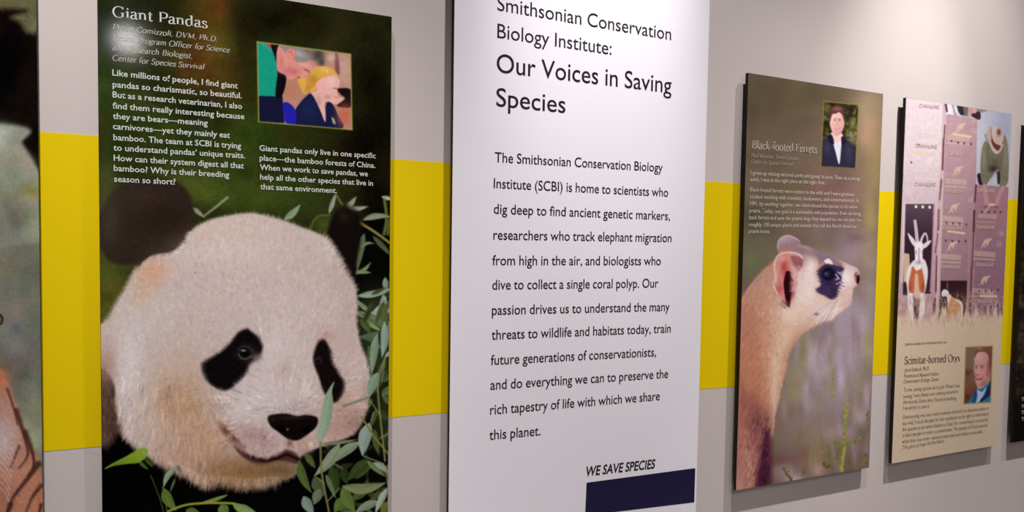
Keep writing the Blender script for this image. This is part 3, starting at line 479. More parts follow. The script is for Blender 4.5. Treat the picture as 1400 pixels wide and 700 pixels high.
    for k in range(24): x, y = z((c.r.uniform(205, 250), c.r.uniform(365, 400)))[0]; c.line([(x, y), (x + 3, y + 4)], .8, (120, 60, 60), .6)
    # eye mask
    mask = z((398, 232), (412, 205), (440, 188), (478, 192), (512, 196), (530, 212), (520, 240), (516, 280), (500, 318), (492, 350), (468, 366), (438, 350), (402, 334), (392, 312), (412, 296), (408, 262))
    c.poly(mask, (62, 44, 78), 2); B(*z((455, 250))[0], 9, 12, (40, 26, 58), .9); B(*z((480, 320))[0], 5, 7, (48, 34, 70), .8)
    c.poly(z((402, 120), (440, 135), (480, 160), (520, 190), (500, 200), (470, 186), (430, 180), (404, 190)), (132, 108, 124), 2, .8)
    c.disc(*z((452, 238))[0], 9, 9, (22, 16, 36), 1, soft=2); c.disc(*z((444, 240))[0], 4.6, 4, (46, 46, 84), .7, soft=2); c.disc(*z((441, 236))[0], 1.6, 1.1, (120, 124, 160), .8, soft=.8)
    c.poly(z((430, 172), (452, 160), (470, 176), (472, 190), (456, 186), (440, 184)), (226, 214, 218), 1)
    for p in [((490, 240), (505, 262)), ((500, 228), (520, 245)), ((488, 268), (505, 258)), ((492, 290), (512, 278)), ((510, 235), (525, 225))]: c.line(z(*p), 1.6, (216, 204, 218), .8)
    mm = c.full(mask, 2); c.fur(z((390, 185))[0] + z((530, 370))[0], 800, lambda x, y: 200 + 0 * x, 3.4, .4, .35, mask=mm); c.fur(None, 360, lambda x, y: 190 + 0 * x, 3.4, .2, .5, edge=z((412, 200), (398, 232), (408, 262), (392, 312), (404, 336), (440, 352), (468, 368)))
    for x, y in [(495, 352), (506, 328), (512, 310), (518, 296), (484, 362), (524, 282), (500, 340), (530, 300)]: c.disc(*z((x, y))[0], 1.2, .8, (60, 40, 66), .8)
    # nose
    c.poly(z((582, 238), (596, 228), (608, 238), (614, 258), (608, 280), (600, 292), (590, 280), (584, 262)), (128, 86, 78), .9); c.poly(z((594, 250), (604, 246), (608, 268), (600, 288), (593, 276)), (30, 14, 18), .8); B(*z((600, 236))[0], 2, 1.4, (206, 180, 176), .8); B(*z((588, 262))[0], 1.6, 4, (190, 140, 110), .6)
    c.line(z((570, 362), (540, 385), (505, 400)), 1.2, (196, 140, 140), .6, soft=1); c.line(z((600, 296), (584, 308), (572, 316)), 1.4, (170, 120, 120), .6)
    for a, b, d in [((478, 378), (430, 450), (372, 545)), ((490, 372), (450, 450), (405, 530)), ((470, 372), (420, 430), (352, 480)), ((484, 385), (440, 470), (420, 560)), ((500, 366), (470, 430), (455, 470)), ((460, 380), (405, 420), (345, 470))]:
        c.line(z(a, b, d), .7, (120, 96, 100), .55)
    c.blob(*z((391, 440))[0], 3, 2, (120, 92, 92), .85)
    # plants
    def stalk(pts, wd, n, col):
        c.line(pts, wd, col, .9, soft=.7); P = spline(pts, False, max(n // 2, 3))
        for k, (x, y) in enumerate(P): c.disc(x + c.r.normal() * 1.6, y, 1.8, 1.2, np.array(col) * c.r.uniform(.75, 1.2), .8, c.r.uniform(0, 180), 1)
    g = (150, 150, 62)
    stalk(z2((560, 208), (548, 280), (545, 360), (536, 440), (528, 548)), 1.8, 26, g); stalk(z2((548, 420), (580, 402), (612, 380)), 1.6, 14, (128, 134, 66)); stalk(z2((540, 430), (515, 412), (490, 402)), 1.4, 12, (130, 130, 66)); stalk(z2((530, 520), (500, 480), (440, 440)), 1.2, 10, (126, 122, 70)); c.line(z2((528, 550), (534, 480), (545, 420)), 2.4, (172, 170, 74), .9)
    stalk(z2((250, 525), (268, 560), (292, 592)), 1.8, 12, (104, 90, 40)); stalk(z2((440, 500), (455, 520), (470, 510)), 2.4, 12, (98, 90, 48)); stalk(z2((640, 460), (632, 490), (612, 520)), 1.4, 10, (122, 112, 62)); stalk(z2((350, 530), (338, 556)), 1, 6, (130, 112, 76)); stalk(z2((655, 260), (650, 300)), 1.2, 5, (110, 100, 50)); stalk(z2((480, 60), (486, 120), (480, 180)), 1.4, 6, (150, 142, 72)); stalk(z2((560, 540), (600, 520)), 1.2, 8, (120, 104, 66))
    # portrait
    q = T(1115, 130, .15714); quad = q((72, 55), (376, 84), (349, 640), (46, 624)); keep = c.a.copy(); P = lambda pts, col, soft=.6, **k: c.poly(q(*pts), col, soft, **k)
    P([(40, 30), (400, 60), (370, 670), (20, 650)], (52, 46, 26), smooth=False)
    for k in range(90):
        x, y = q((c.r.uniform(50, 370), c.r.uniform(60, 480)))[0]; c.blob(x, y, c.r.uniform(1, 3.2), c.r.uniform(1, 3.2), [(118, 122, 66), (88, 92, 42), (34, 24, 18), (140, 140, 92)][k % 4], .7)
    B(*q((325, 240))[0], 4, 9, (134, 136, 70), .8); B(*q((300, 150))[0], 4, 9, (40, 24, 22), .8); B(*q((325, 380))[0], 5, 8, (150, 132, 116), .7); B(*q((100, 130))[0], 4, 5, (112, 116, 66), .7)
    P([(135, 330), (225, 330), (235, 400), (205, 600), (150, 430)], (226, 190, 184)); P([(52, 640), (60, 410), (100, 370), (138, 345), (165, 420), (205, 600), (225, 430), (228, 360), (280, 395), (335, 450), (356, 540), (350, 650)], (44, 42, 62)); B(*q((100, 460))[0], 5, 10, (66, 62, 84), .7); B(*q((290, 500))[0], 5, 12, (64, 60, 84), .7)
    P([(150, 395), (185, 420), (222, 400), (216, 500), (204, 602), (178, 510)], (214, 214, 226)); P([(110, 372), (140, 345), (162, 420), (130, 420)], (30, 26, 44)); P([(228, 365), (266, 400), (240, 440), (226, 420)], (32, 28, 46))
    P([(128, 200), (150, 155), (190, 140), (232, 160), (252, 220), (246, 280), (222, 330), (190, 356), (156, 340), (134, 290), (124, 240)], (232, 186, 178), .6, grad=((206, 150, 144), 1140, 160, 1156, 172))
    P([(118, 225), (128, 140), (150, 105), (190, 88), (232, 112), (250, 160), (258, 225), (250, 232), (232, 175), (205, 150), (180, 160), (150, 165), (136, 195), (128, 228)], (92, 52, 52)); B(*q((190, 120))[0], 7, 3, (150, 112, 106), .6)
    for x in (170, 208): c.disc(*q((x, 218))[0], 1.6, .8, (92, 58, 62), .8)
    c.line(q((158, 206), (182, 204)), .8, (112, 72, 68), .7, smooth=False); c.line(q((198, 208), (220, 210)), .8, (112, 72, 68), .7, smooth=False); c.line(q((190, 225), (192, 256), (184, 262)), .9, (190, 132, 126), .8); c.line(q((166, 285), (184, 296), (206, 288)), 1.1, (172, 84, 88), .9); c.line(q((170, 287), (185, 292), (200, 289)), .7, (244, 226, 222), .9)
    c.blur(.25); inset_done(c, keep, quad, (150, 132, 58))
    c.noise(2.5, .03, 2, seed=9); c.blur(.42)
    return c


def kangaroo(c, x, y, w, h, col):
    """leaping kangaroo mark of the freight crates; x, y = lower left of the mark"""
    M = lambda *p: [(x + a * w, y - b * h) for a, b in p]
    c.poly(M((0, 0), (.12, .1), (.24, .3), (.3, .55), (.42, .8), (.62, .9), (.78, .86), (.9, 1.0), (.95, .94), (1.02, .82), (.9, .78), (.82, .68), (.76, .5), (.68, .36), (.72, .22), (.6, .3), (.56, .46), (.46, .42), (.42, .28), (.5, .14), (.4, .12), (.32, .26), (.22, .1)), col, .5, .9)
def crate_text(c, x, y, w, h, col, n=8, al=.75, slope=.06, seed=0):
    """a row of worn stencilled capitals, too blurred in the print to show more than their strokes"""
    r = _rng(seed + int(x * 7 + y)); cw = w / n
    for k in range(n):
        xx = x + k * cw; yy = y + k * cw * slope
        c.line([(xx + cw * .12, yy), (xx + cw * .12, yy - h)], .9, col, al, smooth=False)
        if r.random() < .7: c.line([(xx + cw * .7, yy), (xx + cw * .7, yy - h)], .9, col, al * .8, smooth=False)
        for q in (0, .5, 1):
            if r.random() < .6: c.line([(xx + cw * .12, yy - h * q), (xx + cw * .7, yy - h * q)], .8, col, al * .7, smooth=False)

def paint_oryx():
    c = Canvas(1206, 118, 1396, 650, 1.6, (184, 152, 158), 11); B = c.blob
    R1, R2, R3, R4, R5, R6 = [T(1220, y, .12857) for y in (125, 210, 270, 350, 430, 510)]
    # sky
    c.poly(R1((520, 60), (1300, 150), (1300, 1000), (880, 1100), (900, 300), (580, 260)), (190, 190, 206), .8, smooth=False); B(1375, 170, 16, 40, (160, 160, 186), .7); B(1340, 200, 10, 40, (206, 208, 220), .5)
    c.poly(R1((548, 90), (690, 110), (700, 260), (575, 250)), (216, 222, 236), .8, smooth=False)
    # three stacked crates
    c.poly([(1205, 118), (1289.5, 136), (1281, 440), (1205, 445)], (222, 204, 210), .8, smooth=False, grad=((182, 146, 156), 1250, 210, 1240, 420))
    c.poly([(1295, 156), (1336, 163), (1331, 445), (1281, 445)], (186, 150, 158), .8, smooth=False, grad=((150, 112, 126), 1310, 200, 1305, 420))
    c.poly([(1333, 252), (1380, 256), (1372, 445), (1328, 445)], (166, 124, 132), .8, smooth=False, grad=((142, 104, 122), 1350, 260, 1350, 420))
    # gaps and rails between the crates
    c.line([(1291, 137), (1291.5, 170), (1289, 200), (1286, 300), (1281, 440)], 5, (212, 184, 184), .8, smooth=False); c.line([(1238, 134), (1230, 300), (1224, 440)], 3.5, (204, 166, 168), .6, smooth=False)
    for a, b, w in [((1292.3, 137), (1294.5, 152), 3), ((1292, 171), (1290.6, 190), 1.6), ((1290, 191), (1288.6, 232), 2.2), ((1287, 246), (1284.4, 273), 2.2), ((1283.4, 287), (1282.6, 314), 2.8), ((1282, 320), (1279, 345), 2.2), ((1280.5, 350), (1279.5, 400), 2), ((1278, 409), (1276, 434), 3.6),
                    ((1334.4, 253), (1332.6, 276), 2.2), ((1332, 288), (1331, 316), 2.8), ((1331.4, 316), (1329.6, 365), 2), ((1328.6, 365), (1327.4, 405), 1.8), ((1327, 408), (1326, 434), 3.6), ((1234, 238), (1232, 270), 1.6)]: c.line([a, b], w, (92, 42, 50), .9, smooth=False)
    for a, b in [((1332.5, 318), (1329, 430)), ((1326, 316), (1322, 430)), ((1286, 240), (1276, 410)), ((1274, 285), (1268, 430))]: c.line([a, b], 2, (186, 146, 152), .6, smooth=False)
    tan, pale = (214, 186, 166), (232, 212, 206)
    for x, y, col in [(1263, 179, pale), (1262, 231, pale), (1306, 183, tan), (1302, 242, tan), (1297, 293, tan), (1294, 345, tan), (1341, 341, tan), (1339, 392, tan)]:
        kangaroo(c, x - 2, y - 1, 17, 15, col)
        c.poly([(x - 10, y + 1.5), (x + 20, y + 4), (x + 19.5, y + 11), (x - 10, y + 8.5)], np.array(col), .5, .6, smooth=False); crate_text(c, x - 9, y + 8, 28, 5, np.array(col) * .72, 7, .35, .08); c.line([(x - 10, y + 12.5), (x + 19, y + 14.2)], 1.6, col, .8, smooth=False)
    crate_text(c, 1353, 294, 0, 0, tan, 1, 0); c.poly([(1337, 292), (1363, 293), (1363, 299), (1337, 298)], np.array(tan) * .95, .5, .5, smooth=False); c.line([(1336, 303), (1361, 304)], 1, tan, .7, smooth=False)
    for x, y in [(1241, 156), (1241, 170), (1238, 265), (1329, 168), (1328, 182), (1324, 276), (1364, 322), (1363, 336)]: crate_text(c, x, y, 9, 6, tan if x > 1300 else pale, 2, .7)
    for a, b in [((1248, 208), (1273, 211)), ((1303, 183), (1327, 187)), ((1296, 316), (1318, 319)), ((1341, 404.5), (1362, 405)), ((1350, 279), (1360, 280))]: c.line([a, b], 3, (228, 200, 168), .9, smooth=False)
    c.line([(1346, 290), (1356, 279)], 1.2, (232, 204, 170), .9)
    for row, col in [([(1301, 193), (1310, 195), (1318, 196), (1327.5, 197)], (64, 30, 40)), ([(1256, 198)], (50, 30, 40)), ([(1246, 222)], (60, 40, 50)), ([(1294, 305), (1303, 305.6), (1312, 306), (1321, 307)], (72, 36, 50)), ([(1293, 329), (1302, 329.5), (1311, 330), (1320, 330)], (64, 30, 44)),
                     ([(1342.5, 290), (1352, 290), (1360, 290), (1368, 290)], (86, 40, 50)), ([(1339, 398), (1347.5, 397.6), (1356, 397), (1364.5, 396)], (70, 34, 50)), ([(1338.5, 420), (1347, 420), (1355.5, 419), (1364, 418)], (78, 40, 54))]:
        for x, y in row: c.disc(x, y, 1.1, 1.5, col, .95)
    c.noise(3, .03, 2, seed=1)
    # people leaning over the crates
    P = lambda R, pts, col, soft=.6, **k: c.poly(R(*pts), col, soft, **k)
    P(R1, [(690, 100), (800, 130), (850, 140), (840, 250), (770, 262), (715, 235), (690, 190)], (104, 102, 100)); P(R1, [(690, 105), (740, 120), (760, 240), (715, 235)], (52, 44, 50)); P(R1, [(870, 140), (1040, 158), (1010, 205), (930, 225), (870, 210)], (132, 132, 130)); P(R1, [(840, 250), (880, 215), (935, 225), (930, 300), (860, 275)], (66, 40, 46))
    P(R1, [(812, 130), (872, 140), (870, 180), (840, 240), (815, 290), (795, 290), (805, 210)], (196, 146, 150)); P(R1, [(850, 200), (880, 170), (900, 210), (870, 235)], (206, 160, 160)); P(R1, [(612, 100), (650, 110), (665, 190), (690, 250), (680, 285), (655, 270), (640, 180)], (190, 146, 156))
    h = T(1330, 165, .2); Q = lambda pts, col, soft=.6, **k: c.poly(h(*pts), col, soft, **k)
    kh = (124, 118, 98)
    Q([(30, 370), (50, 360), (70, 400), (90, 440), (60, 440), (40, 430)], (52, 32, 38)); Q([(165, 350), (190, 340), (192, 434), (168, 434)], (56, 46, 50), smooth=False)
    Q([(85, 140), (110, 150), (150, 220), (200, 180), (212, 100), (232, 130), (242, 200), (246, 300), (244, 360), (240, 420), (210, 460), (184, 450), (188, 390), (180, 340), (150, 330), (140, 370), (112, 410), (96, 436), (80, 450), (62, 420), (52, 360), (54, 260), (66, 180)], kh)
    B(*h((150, 270))[0], 7, 8, (92, 84, 66), .7); B(*h((142, 330))[0], 7, 5, (48, 32, 28), .85); B(*h((150, 250))[0], 3, 3, (140, 132, 108), .5); B(*h((75, 250))[0], 3, 14, (146, 140, 118), .7); B(*h((226, 240))[0], 3.4, 16, (142, 136, 114), .7)
    for pt in [((110, 160), (100, 240), (118, 330)), ((205, 180), (196, 260), (186, 340)), ((70, 370), (90, 380), (105, 410)), ((206, 380), (222, 400), (236, 390))]: c.line(h(*pt), 1.1, (84, 78, 62), .6)
    Q([(66, 440), (92, 440), (100, 500), (112, 560), (100, 590), (82, 590), (76, 530)], (192, 142, 146)); Q([(196, 450), (216, 455), (190, 520), (172, 590), (152, 590), (156, 540)], (194, 142, 144))
    for q in ((88, 588), (160, 590)): B(*h(q)[0], 2.2, 1.4, (122, 34, 44), .8)
    Q([(128, 120), (140, 90), (150, 140), (190, 170), (206, 140), (196, 190), (170, 205), (145, 185), (128, 150)], (112, 58, 50))
    c.line(h((104, 110), (122, 160), (140, 200), (162, 222), (188, 200), (202, 165)), 2.6, (208, 184, 168), .95)
    Q([(90, 90), (105, 60), (118, 32), (128, 60), (126, 110), (122, 150), (108, 130), (96, 118), (86, 104)], (196, 168, 158)); Q([(118, 40), (128, 60), (130, 130), (120, 150), (122, 90)], (168, 136, 128), .5)
    Q([(132, 80), (146, 50), (172, 38), (194, 46), (206, 80), (206, 130), (190, 158), (160, 160), (138, 130)], (200, 174, 162)); Q([(132, 80), (146, 50), (172, 38), (160, 60), (148, 100), (146, 140), (136, 120)], (216, 194, 182), .6, al=.7)
    B(*h((179, 80))[0], 2.6, 4.4, (84, 42, 50), .9); B(*h((176, 66))[0], 2, 1.4, (120, 76, 78), .6)
    c.line(h((86, 96), (90, 120), (104, 136)), 1.2, (120, 66, 64), .8)
    # open crate, oryx stepping out
    P(R3, [(140, 66), (446, 66), (436, 400), (410, 1020), (110, 1040), (130, 500)], (92, 72, 84), smooth=False, soft=.7, grad=((56, 34, 52), 1256, 280, 1250, 330))
    c.line(R3((128, 66), (118, 400), (100, 900)), 2.2, (230, 204, 196), .8, smooth=False); c.line(R3((445, 60), (430, 500), (405, 1000)), 2, (190, 146, 156), .9, smooth=False); c.line(R3((120, 62), (450, 62)), 1.4, (228, 206, 204), .8, smooth=False)
    for q in ((252, 97), (324, 100), (397, 103)): c.disc(*R3(q)[0], 1.8, 2.2, (244, 240, 240), .95)
    P(R3, [(120, 590), (180, 600), (186, 700), (170, 900), (120, 900)], (206, 176, 148), smooth=False)
    P(R4, [(190, 90), (240, 40), (330, 30), (370, 110), (378, 200), (360, 330), (340, 430), (350, 520), (320, 700), (270, 700), (262, 560), (240, 460), (215, 520), (222, 700), (190, 690), (165, 520), (158, 360), (145, 240), (160, 150)], (232, 222, 222), .7)
    P(R4, [(215, 110), (260, 160), (300, 110), (330, 200), (345, 330), (330, 400), (290, 380), (268, 300), (250, 200), (240, 320), (220, 400), (178, 380), (176, 280), (195, 180)], (196, 104, 66), 1); P(R4, [(240, 200), (272, 200), (282, 330), (300, 420), (262, 470), (225, 440), (235, 330)], (224, 180, 164), 1.2); B(*R4((190, 330))[0], 2, 8, (150, 66, 40), .6); B(*R4((325, 330))[0], 2, 8, (150, 66, 40), .6)
    P(R4, [(215, 420), (245, 450), (290, 450), (300, 560), (275, 720), (240, 720), (222, 560)], (66, 34, 40), 1, al=.75); P(R4, [(170, 420), (215, 400), (222, 560), (228, 720), (192, 720), (176, 540)], (238, 228, 228), .7); P(R4, [(300, 400), (345, 420), (330, 540), (322, 720), (278, 720), (288, 560)], (236, 226, 226), .7); B(*R4((262, 445))[0], 4, 3, (206, 160, 160), .8)
    P(R3, [(236, 500), (255, 470), (310, 470), (330, 520), (322, 610), (318, 690), (300, 760), (262, 760), (244, 690), (240, 600)], (242, 236, 240), .6); P(R3, [(240, 520), (200, 480), (162, 380), (200, 410), (240, 460)], (226, 214, 220), .6); P(R3, [(318, 520), (350, 480), (412, 455), (390, 500), (345, 540)], (226, 214, 220), .6); c.line(R3((286, 540), (282, 620), (290, 690)), 2.2, (160, 122, 130), .6); c.line(R3((252, 560), (256, 600)), 1, (90, 60, 70), .7); c.line(R3((320, 560), (316, 600)), 1, (90, 60, 70), .7); B(*R4((275, 70))[0], 4, 3, (120, 96, 104), .5)
    c.line(R3((240, 250), (252, 340), (265, 470)), 3.8, (226, 212, 216), .95, w2=4.6); c.line(R3((236, 248), (250, 350), (262, 460)), .9, (120, 90, 100), .5); c.line(R3((300, 480), (320, 420), (348, 382), (368, 410), (376, 470)), 3.4, (226, 212, 216), .95, w2=1.6)
    # second opening, oryx from behind
    P(R4, [(515, 262), (795, 262), (785, 640), (500, 640)], (50, 24, 28), smooth=False, soft=.7, grad=((72, 40, 44), 1290, 384, 1320, 420)); B(*R4((585, 320))[0], 1.4, 8, (150, 120, 120), .6)
    P(R4, [(525, 385), (550, 355), (590, 370), (600, 405), (570, 430), (545, 452), (528, 430)], (228, 220, 224), .6); P(R4, [(580, 440), (605, 405), (660, 450), (740, 500), (745, 620), (720, 700), (600, 700), (585, 560)], (200, 136, 92), .7); P(R4, [(580, 440), (600, 405), (625, 440), (600, 500), (588, 560)], (232, 212, 200), .7); P(R4, [(660, 455), (745, 500), (745, 660), (715, 640), (720, 520)], (236, 214, 200), .6); P(R4, [(520, 455), (575, 440), (585, 560), (560, 640), (505, 620)], (44, 26, 34), .8); B(*R4((560, 590))[0], 4, 3, (196, 110, 90), .5)
    # ragged lower edge of the picture, dissolving into the cream sheet
    yy = c.y0 + np.arange(c.H) / c.S; xx = c.x0 + np.arange(c.W) / c.S; r = _rng(2)
    edge = 428 + np.interp(xx, np.arange(1206, 1400, 3), r.normal(0, 5, 65)) + np.interp(xx, np.arange(1206, 1400, 1.1), r.normal(0, 4, 177)) - (xx - 1290) * .03 + 6 * np.exp(-((xx - 1262) / 20) ** 2)
    m = np.clip((yy[:, None] - edge[None, :]) / 9 + .5, 0, 1); cream = np.array((218, 194, 168), float)
    w = (slice(0, c.H), slice(0, c.W)); c.mix(w, m.astype(np.float32), cream)
    c.mix(w, (.55 * np.exp(-((yy[:, None] - 415) / 12) ** 2) * (1 - m) * np.clip(r.normal(.4, .7, (c.H // 3 + 1, c.W // 2 + 1)).repeat(3, 0).repeat(2, 1)[:c.H, :c.W], 0, 1)).astype(np.float32), (214, 184, 164))
    for k in range(230): x = r.uniform(1222, 1368); y = r.uniform(405, 448); c.line([(x, y), (x + r.normal() * 1.5, y - r.uniform(3, 10))], 1, (226, 196, 176) if k % 3 else (120, 70, 70), .5 if k % 3 else .35, smooth=False)
    for k in range(40): x = r.uniform(1230, 1330); y = r.uniform(432, 456); c.line([(x, y - r.uniform(5, 12)), (x, y)], 1.6, (150, 100, 96), .22, smooth=False, w2=.4)
    B(1272, 448, 24, 12, (214, 180, 172), .5); B(1300, 520, 90, 60, (214, 190, 160), .4)
    # portrait
    q = T(1310, 465, .13575); quad = q((78, 72), (346, 60), (326, 624), (58, 640)); keep = c.a.copy(); P = lambda pts, col, soft=.6, **k: c.poly(q(*pts), col, soft, **k)
    P([(50, 40), (380, 40), (360, 660), (30, 660)], (132, 108, 88), smooth=False, grad=((120, 66, 54), 1322, 500, 1320, 545)); B(*q((115, 280))[0], 3, 4, (112, 116, 70), .8); B(*q((90, 330))[0], 4, 4, (96, 40, 40), .8); B(*q((90, 590))[0], 5, 4, (84, 52, 32), .8); B(*q((150, 400))[0], 3, 3, (120, 112, 76), .7); B(*q((320, 160))[0], 4, 14, (98, 52, 40), .9)
    for k in range(24): x, y = q((c.r.uniform(70, 170), c.r.uniform(300, 620)))[0]; c.blob(x, y, 1.6, 1.6, [(148, 96, 76), (100, 44, 42), (124, 84, 52)][k % 3], .6)
    P([(180, 495), (330, 420), (330, 640), (110, 640), (150, 560)], (30, 128, 166)); P([(265, 560), (300, 470), (332, 420), (330, 540), (250, 610), (225, 625), (215, 600)], (36, 38, 90)); P([(190, 500), (240, 520), (280, 470), (260, 540), (205, 630), (180, 630), (195, 560)], (196, 198, 220)); P([(165, 520), (190, 505), (185, 560), (170, 630), (140, 630)], (40, 60, 120), al=.7)
    P([(165, 150), (190, 90), (250, 62), (310, 75), (330, 160), (325, 300), (315, 410), (270, 460), (225, 490), (195, 480), (172, 400), (158, 300), (162, 220)], (214, 156, 148)); B(*q((210, 170))[0], 5, 6, (232, 190, 184), .8); B(*q((300, 330))[0], 3, 8, (170, 96, 90), .8); B(*q((230, 450))[0], 4, 2, (176, 110, 106), .6); B(*q((270, 300))[0], 3, 4, (220, 150, 140), .7)
    P([(160, 150), (175, 100), (215, 66), (300, 62), (330, 100), (340, 200), (326, 260), (312, 200), (300, 150), (270, 122), (222, 118), (190, 132), (168, 175)], (122, 78, 62), al=.92); B(*q((318, 250))[0], 3, 9, (120, 66, 58), .8); B(*q((172, 380))[0], 2, 8, (180, 116, 110), .6); B(*q((262, 430))[0], 5, 4, (160, 98, 92), .6); B(*q((215, 85))[0], 4, 2, (190, 150, 136), .6)
    c.line(q((170, 262), (195, 258)), 1, (110, 60, 60), .8, smooth=False); c.line(q((222, 258), (262, 256)), 1, (110, 60, 60), .8, smooth=False); c.disc(*q((184, 280))[0], 1.4, .8, (80, 36, 44), .9); c.disc(*q((240, 276))[0], 1.6, .8, (84, 40, 46), .9)
    P([(196, 270), (212, 300), (216, 335), (192, 345), (178, 330)], (232, 170, 160), al=.7); c.line(q((178, 342), (192, 350), (214, 344)), 1, (150, 70, 70), .7); P([(172, 362), (210, 375), (250, 360), (240, 392), (210, 402), (182, 392)], (168, 56, 76), .5); c.line(q((180, 372), (210, 382), (240, 370)), 1.2, (246, 230, 230), .95); B(*q((212, 430))[0], 3, 2, (226, 172, 164), .6)
    c.blur(.2); inset_done(c, keep, quad, (176, 146, 60))
    c.noise(2.5, .02, 2, seed=9); c.blur(.38)
    return c

def paint_foliage():
    c = Canvas(1380, 150, 1600, 625, 1.2, (34, 24, 16), 15)
    for k in range(1000):
        x, y = c.r.uniform(1380, 1600), c.r.uniform(230, 560); c.blob(x, y, c.r.uniform(1.5, 5), c.r.uniform(1.5, 6), [(84, 80, 48), (20, 12, 10), (112, 98, 76), (52, 34, 24), (94, 64, 52)][k % 5], .6)
    c.blob(1400, 470, 12, 30, (120, 110, 90), .3); c.blob(1395, 590, 30, 40, (20, 10, 8), .8); c.blob(1400, 200, 40, 40, (26, 18, 12), .7)
    c.noise(3, .2, 2, seed=2)
    return c

GAIN = [1.0, .80, 1, .88, .95, 1.0]
# ---------------------------------------------------------------- the setting
w = link('wall_back', box_mesh('wall_back', -2.2, 6.5, 0, .12, 0, 5.0), M_WALL); w['kind'] = 'structure'
f = link('floor', box_mesh('floor', -2.2, 6.5, -5, .12, -.05, 0), M_FLOOR); f['kind'] = 'structure'
bb = link('baseboard_back', box_mesh('baseboard_back', -2.2, 6.5, -.014, 0, 0, .1, .003), node_mat('dark vinyl skirting', (.03, .03, .03), .5, .4, None, (9, .8))); bb['kind'] = 'structure'
TOP = [(53.4, 180.3), (134.3, 185.1), (538, 217.6), (605, 222.1), (963, 248.1), (1012, 250.3), (1202, 261.1), (1223, 262.2), (1378, 271.9)]
BOT = [(60, 617.2), (138.5, 610.5), (536, 570.6), (600.5, 565.), (955, 532.1), (1003.5, 528.9), (1191.5, 512.8), (1211, 511.6), (1369.6, 497.8)]
def stripe():
    T_, B_ = [on_plane(*p) for p in TOP], [on_plane(*p) for p in BOT]
    tp = [(-2.2, T_[0][2])] + [(p[0], p[2]) for p in T_] + [(6.5, T_[-1][2])]; bp = [(-2.2, B_[0][2])] + [(p[0], p[2]) for p in B_] + [(6.5, B_[-1][2])]
    xs = np.linspace(-2.2, 6.5, 60); tz = np.interp(xs, *zip(*tp)); bz = np.interp(xs, *zip(*bp)); e = -.0006; n = len(xs)
    v = [(x, e, z) for x, z in zip(xs, tz)] + [(x, e, z) for x, z in zip(xs, bz)] + [(x, 0, z) for x, z in zip(xs, tz)] + [(x, 0, z) for x, z in zip(xs, bz)]
    fc = [(i, i + n, i + n + 1, i + 1) for i in range(n - 1)] + [(i + 2 * n, i, i + 1, i + 1 + 2 * n) for i in range(n - 1)] + [(i + n, i + 3 * n, i + 1 + 3 * n, i + n + 1) for i in range(n - 1)]
    me = bpy.data.meshes.new('painted_stripe'); me.from_pydata(v, [], fc); me.update()
    o = link('painted_stripe', me, M_STRIPE, w); o['label'] = 'broad yellow painted stripe'
stripe()
# ---------------------------------------------------------------- boards
OFF, THK = .030, .0127
def board(name, x0, x1, z0, z1, label, face=None):
    root = empty(name, ((x0 + x1) / 2, 0, z0), label, 'panel', 'exhibit panels along the wall'); inv = Vector(root.location)
    def part(pn, me, mat): me.transform(Matrix.Translation(-inv)); return link(pn, me, mat, root)
    b = part('board', box_mesh('board', x0, x1, -OFF, -OFF + THK, z0, z1, .0008), M_EDGE); b['label'] = 'black edged backing board'
    for cz in (z0 + (z1 - z0) * .2, z0 + (z1 - z0) * .8):
        part('mounting_cleat', box_mesh('mounting_cleat', x0 + .2, x1 - .2, -OFF + THK, 0, cz - .03, cz + .03, .001), M_EDGE)
    if face is not None: part('face_sheet', box_mesh('face_sheet', x0 + .0006, x1 - .0006, -OFF - .0006, -OFF, z0 + .0006, z1 - .0006), face)
    return root, part
def print_mesh(name, cv, quad, off, S, gain, rows=None):
    """regular grid on the board face; every vertex takes the ink colour of the artwork there. quad = x0, x1, z0, z1 or four corners"""
    if len(quad) == 4 and not hasattr(quad[0], '__len__'):
        x0, x1, z0, z1 = quad; cs = [np.array((x0, 0, z1)), np.array((x1, 0, z1)), np.array((x1, 0, z0)), np.array((x0, 0, z0))]
    else: cs = [on_plane(*p, off) for p in quad]
    for c_ in cs: c_[1] = -off
    sx = [to_sheet(c_) for c_ in cs]
    nx = int(max(abs(sx[1][0] - sx[0][0]), abs(sx[2][0] - sx[3][0])) * S) + 2; nz = int(max(abs(sx[3][1] - sx[0][1]), abs(sx[2][1] - sx[1][1])) * S) + 2
    u, v = np.meshgrid(np.linspace(0, 1, nx), np.linspace(0, 1, nz)); u = u.ravel()[:, None]; v = v.ravel()[:, None]
    P = (cs[0] * (1 - u) + cs[1] * u) * (1 - v) + (cs[3] * (1 - u) + cs[2] * u) * v
    q = P - CAM; zz = q @ AF; px = 700 + FPX * (q @ AR) / zz; py = CY - FPX * (q @ AU) / zz
    col = lin(np.clip(cv.sample(px, py), 0, 255)); lm = col.mean(1, keepdims=True) + 1e-6; col = np.clip(col * np.clip(1 - .003 / lm, .12, 1) / gain, .0004, .93)
    me = bpy.data.meshes.new(name); i = (np.arange(nz - 1)[:, None] * nx + np.arange(nx - 1)[None, :]).ravel()
    F = np.stack([i, i + nx, i + nx + 1, i + 1], 1).astype(np.int32); nf = len(F)
    me.vertices.add(len(P)); me.vertices.foreach_set('co', P.astype(np.float32).ravel()); me.loops.add(nf * 4); me.loops.foreach_set('vertex_index', F.ravel())
    me.polygons.add(nf); me.polygons.foreach_set('loop_start', np.arange(nf, dtype=np.int32) * 4); me.polygons.foreach_set('loop_total', np.full(nf, 4, np.int32)); me.update(calc_edges=True)
    at = me.color_attributes.new('ink', 'FLOAT_COLOR', 'POINT'); at.data.foreach_set('color', np.concatenate([col, np.ones((len(col), 1))], 1).astype(np.float32).ravel())
    return me
